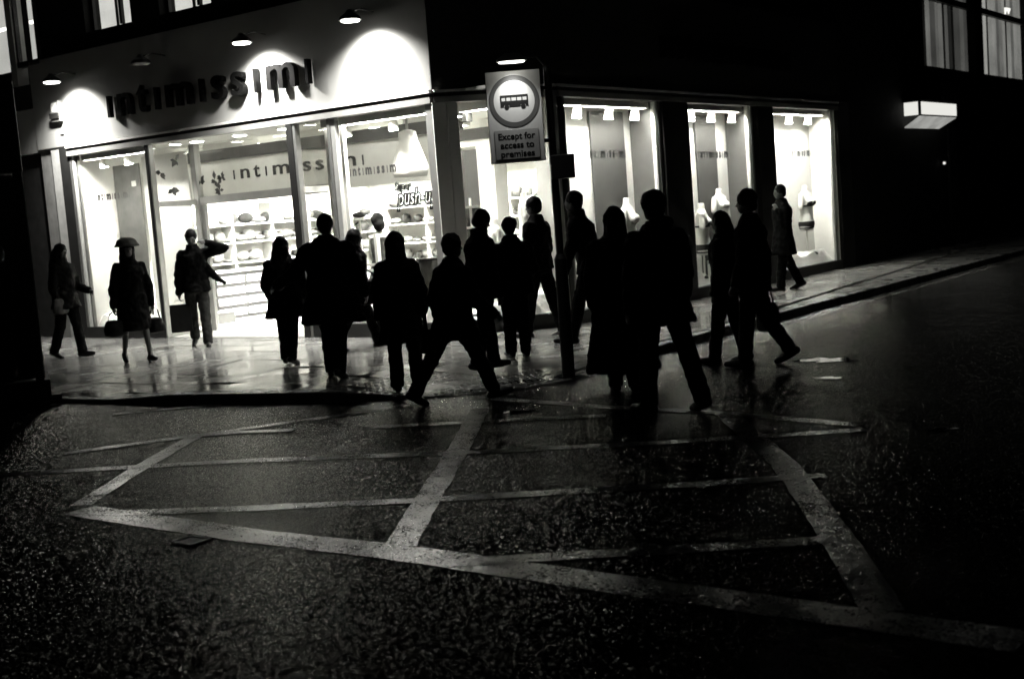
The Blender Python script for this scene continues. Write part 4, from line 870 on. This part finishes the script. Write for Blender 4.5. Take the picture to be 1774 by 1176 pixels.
part(MB().box(.315, .35, 14.92, 15.015, 3.12, 3.428), 'corner_post', DARKP, cn); part(MB().add([(0, 14.92, 2.88), (0, 17.3, 2.88), (.34, 17.5, 3.10), (.34, 14.92, 3.10), (0, 14.92, 2.9), (0, 17.3, 2.9), (.34, 17.5, 3.115), (.34, 14.92, 3.115)], [(0, 1, 2, 3), (7, 6, 5, 4), (0, 4, 5, 1), (1, 5, 6, 2), (2, 6, 7, 3), (3, 7, 4, 0)]), 'soffit', CS, cn)
part(MB().box(-.02, .03, 17.9, 18.5, .1, 2.9), 'door_reveal', DARKP, nr)
p = PX(1633, 283, .02); pu = thing('door_lamp', 'tiny lit lamp beside the dark doorway past the canopy', 'lamp', (.03, p.y, p.z)); part(MB().ball((.06, p.y, p.z), .035, .035, .035), 'bulb', emit('tiny_bulb', 1, .8), pu, smooth=True); part(MB().box(.0, .03, p.y-.03, p.y+.03, p.z-.05, p.z+.05), 'bracket', DARKP, pu)

# ================================================================== KIOSK at the left kerb
k0 = G(84, 692, .06); kz = .06; kv = Vector((math.cos(AZ), math.sin(AZ), 0)); kf = Vector((-math.sin(AZ), math.cos(AZ), 0))
ko = thing('street_kiosk', 'tall dark glazed kiosk standing at the kerb', 'kiosk', (k0.x, k0.y, kz), AZ + R(21))
L_ = lambda mb, nm, M, pr=None, **k: mb.build(nm, M, pr or ko, world=False, **k)
L_(MB().box(-1.5, .04, -.02, 1.0, 0, .22), 'base', DARKP, bevel=.01); L_(MB().box(-1.55, .0, -.05, 1.05, 2.45, 3.42), 'header', DARKP, bevel=.02)
for x in (-.06, -.75, -1.46):
    for y_ in (.02, .94): L_(MB().box(x-.045, x+.045, y_-.045, y_+.045, .22, 2.45), 'post', DARKP, bevel=.005)
L_(MB().box(-.014, -.004, -.028, -.02, .24, 3.3), 'edge_strip', ALU)
for x0, x1 in ((-.705, -.105), (-1.41, -.795)): L_(MB().box(x0, x1, .015, .021, .24, 2.43), 'pane', GDARK); L_(MB().box(x0, x1, .94, .946, .24, 2.43), 'pane', GDARK)
L_(MB().box(-1.4, -.1, .45, .5, .24, 1.2), 'counter', CHAR); L_(MB().box(.04, .14, -.04, .12, 0, .05), 'foot', DARKP)

# ================================================================== TRAFFIC SIGN on its pole
g0 = G(985, 645, .06); zb = zp(g0.x, g0.y); pt = AT(950, 160, g0)
sn = thing('traffic_sign', 'bus sign on a thick pole with a lamp above its plate', 'traffic sign', (g0.x, g0.y, zb), AZ)
z_of = lambda px_, py_: AT(px_, py_, g0).z - zb
S_ = lambda mb, nm, M, pr=None, **k: mb.build(nm, M, pr or sn, world=False, **k)
S_(MB().loft([(0, 0, -.02, .066, .066), (0, 0, 1.18, .062, .062), (0, 0, 1.23, .042, .042)], 24), 'pole_base', DARKP); S_(MB().loft([(0, 0, 1.2, .038, .038), (0, 0, 3.06, .038, .038), (0, 0, 3.08, .02, .02)], 20), 'pole', DARKP)
# plate in the pole's own frame: x to the side, y away, z up
pw, ph, pc = .53, .88, Vector((-.345, -.09, 2.60)); PLG = mat('sign_plate_reflective', .62, .45, .3, var=.06); RING = mat('sign_ring', .10, .5, .3); INK = mat('sign_ink', .015, .5)
plate = S_(MB().box(pc.x-pw/2, pc.x+pw/2, pc.y-.008, pc.y+.008, pc.z-ph/2, pc.z+ph/2), 'plate', PLG, bevel=.003)
plate.location = (0, 0, 0)
S_(MB().box(pc.x-pw/2-.004, pc.x+pw/2+.004, pc.y+.009, pc.y+.016, pc.z-ph/2-.004, pc.z+ph/2+.004), 'backing', DARKP)
n = 48; cz = pc.z + .15; y0 = pc.y-.0115
def annulus(r0, r1): return MB().add([(pc.x+r*math.cos(2*math.pi*i/n), y0, cz+r*1.02*math.sin(2*math.pi*i/n)) for r in (r0, r1) for i in range(n)], [(i, (i+1) % n, n+(i+1) % n, n+i) for i in range(n)])
S_(annulus(.200, .245), 'ring', RING, plate)
bus = MB(); by = y0; Bx = lambda a, b, c, d: bus.add([(pc.x+a, by, cz+c), (pc.x+b, by, cz+c), (pc.x+b, by, cz+d), (pc.x+a, by, cz+d)], [(0, 1, 2, 3)])
for q in ((-.135, .135, .042, .060), (-.135, .135, -.030, .004), (-.135, -.122, .004, .042), (.122, .135, .004, .042), (-.085, -.075, .004, .042), (-.035, -.026, .004, .042), (.020, .029, .004, .042), (.072, .081, .004, .042), (-.135, -.1, -.052, -.03), (-.05, .06, -.052, -.03), (.11, .135, -.052, -.03)): Bx(*q)
for sx in (-.075, .085): bus.add([(pc.x+sx+.023*math.cos(2*math.pi*i/16), by-.0005, cz-.052+.023*math.sin(2*math.pi*i/16)) for i in range(16)], [tuple(range(16))])
bo = S_(bus, 'bus_symbol', INK, plate); bo['kind'] = 'stuff'
sub = S_(MB().box(pc.x-.215, pc.x+.215, y0-.002, y0+.001, pc.z-.405, pc.z-.125), 'text_plate', mat('sub_plate', .36, .5, .3), plate)
for k, (tx, wd) in enumerate((('Except for', .36), ('access to', .33), ('premises', .33))):
    me = text_mesh(tx, .085, .0006, .002); me.materials.clear(); me.materials.append(INK); xs = [v.co.x for v in me.vertices]; kk = wd/(max(xs)-min(xs)); 
    for v in me.vertices: v.co = Vector((pc.x + (v.co.x-min(xs))*kk - wd/2, y0-.0035, pc.z-.215-.085*k + v.co.y))
    o = bpy.data.objects.new('lettering', me); COL.objects.link(o); o.parent = plate
for z in (2.86, 2.35): S_(MB().bar((-.09, -.07, z), (.0, -.0, z), .03, .035), 'bracket', DARKP)
S_(MB().box(-.035, .20, -.14, .09, 1.97, 2.20), 'control_box', DARKP, bevel=.008)
S_(MB().tube([(0, 0, 3.06), (-.10, .0, 3.17), (pc.x, -.13, 3.17)], .014, 8), 'lamp_arm', DARKP)
lh = S_(MB().loft([(pc.x, -.24, 3.115, .15, .07), (pc.x, -.24, 3.14, .14, .075), (pc.x, -.23, 3.19, .07, .04)], 20), 'lamp_hood', mat('lamp_hood', .5, .4, .4))
S_(MB().loft([(pc.x, -.24, 3.100, .12, .05), (pc.x, -.24, 3.113, .13, .055)], 20), 'lamp_lens', emit('sign_lamp', 1, 6.0), lh)
l = bpy.data.lights.new('sign_lamp_light', 'SPOT'); l.energy = 22; l.spot_size = R(100); l.spot_blend = .8; l.shadow_soft_size = .05; lo = bpy.data.objects.new('sign_lamp_light', l); COL.objects.link(lo); lo.parent = sn; lo.location = (pc.x, -.24, 3.09); lo.rotation_euler = (R(14), 0, 0)
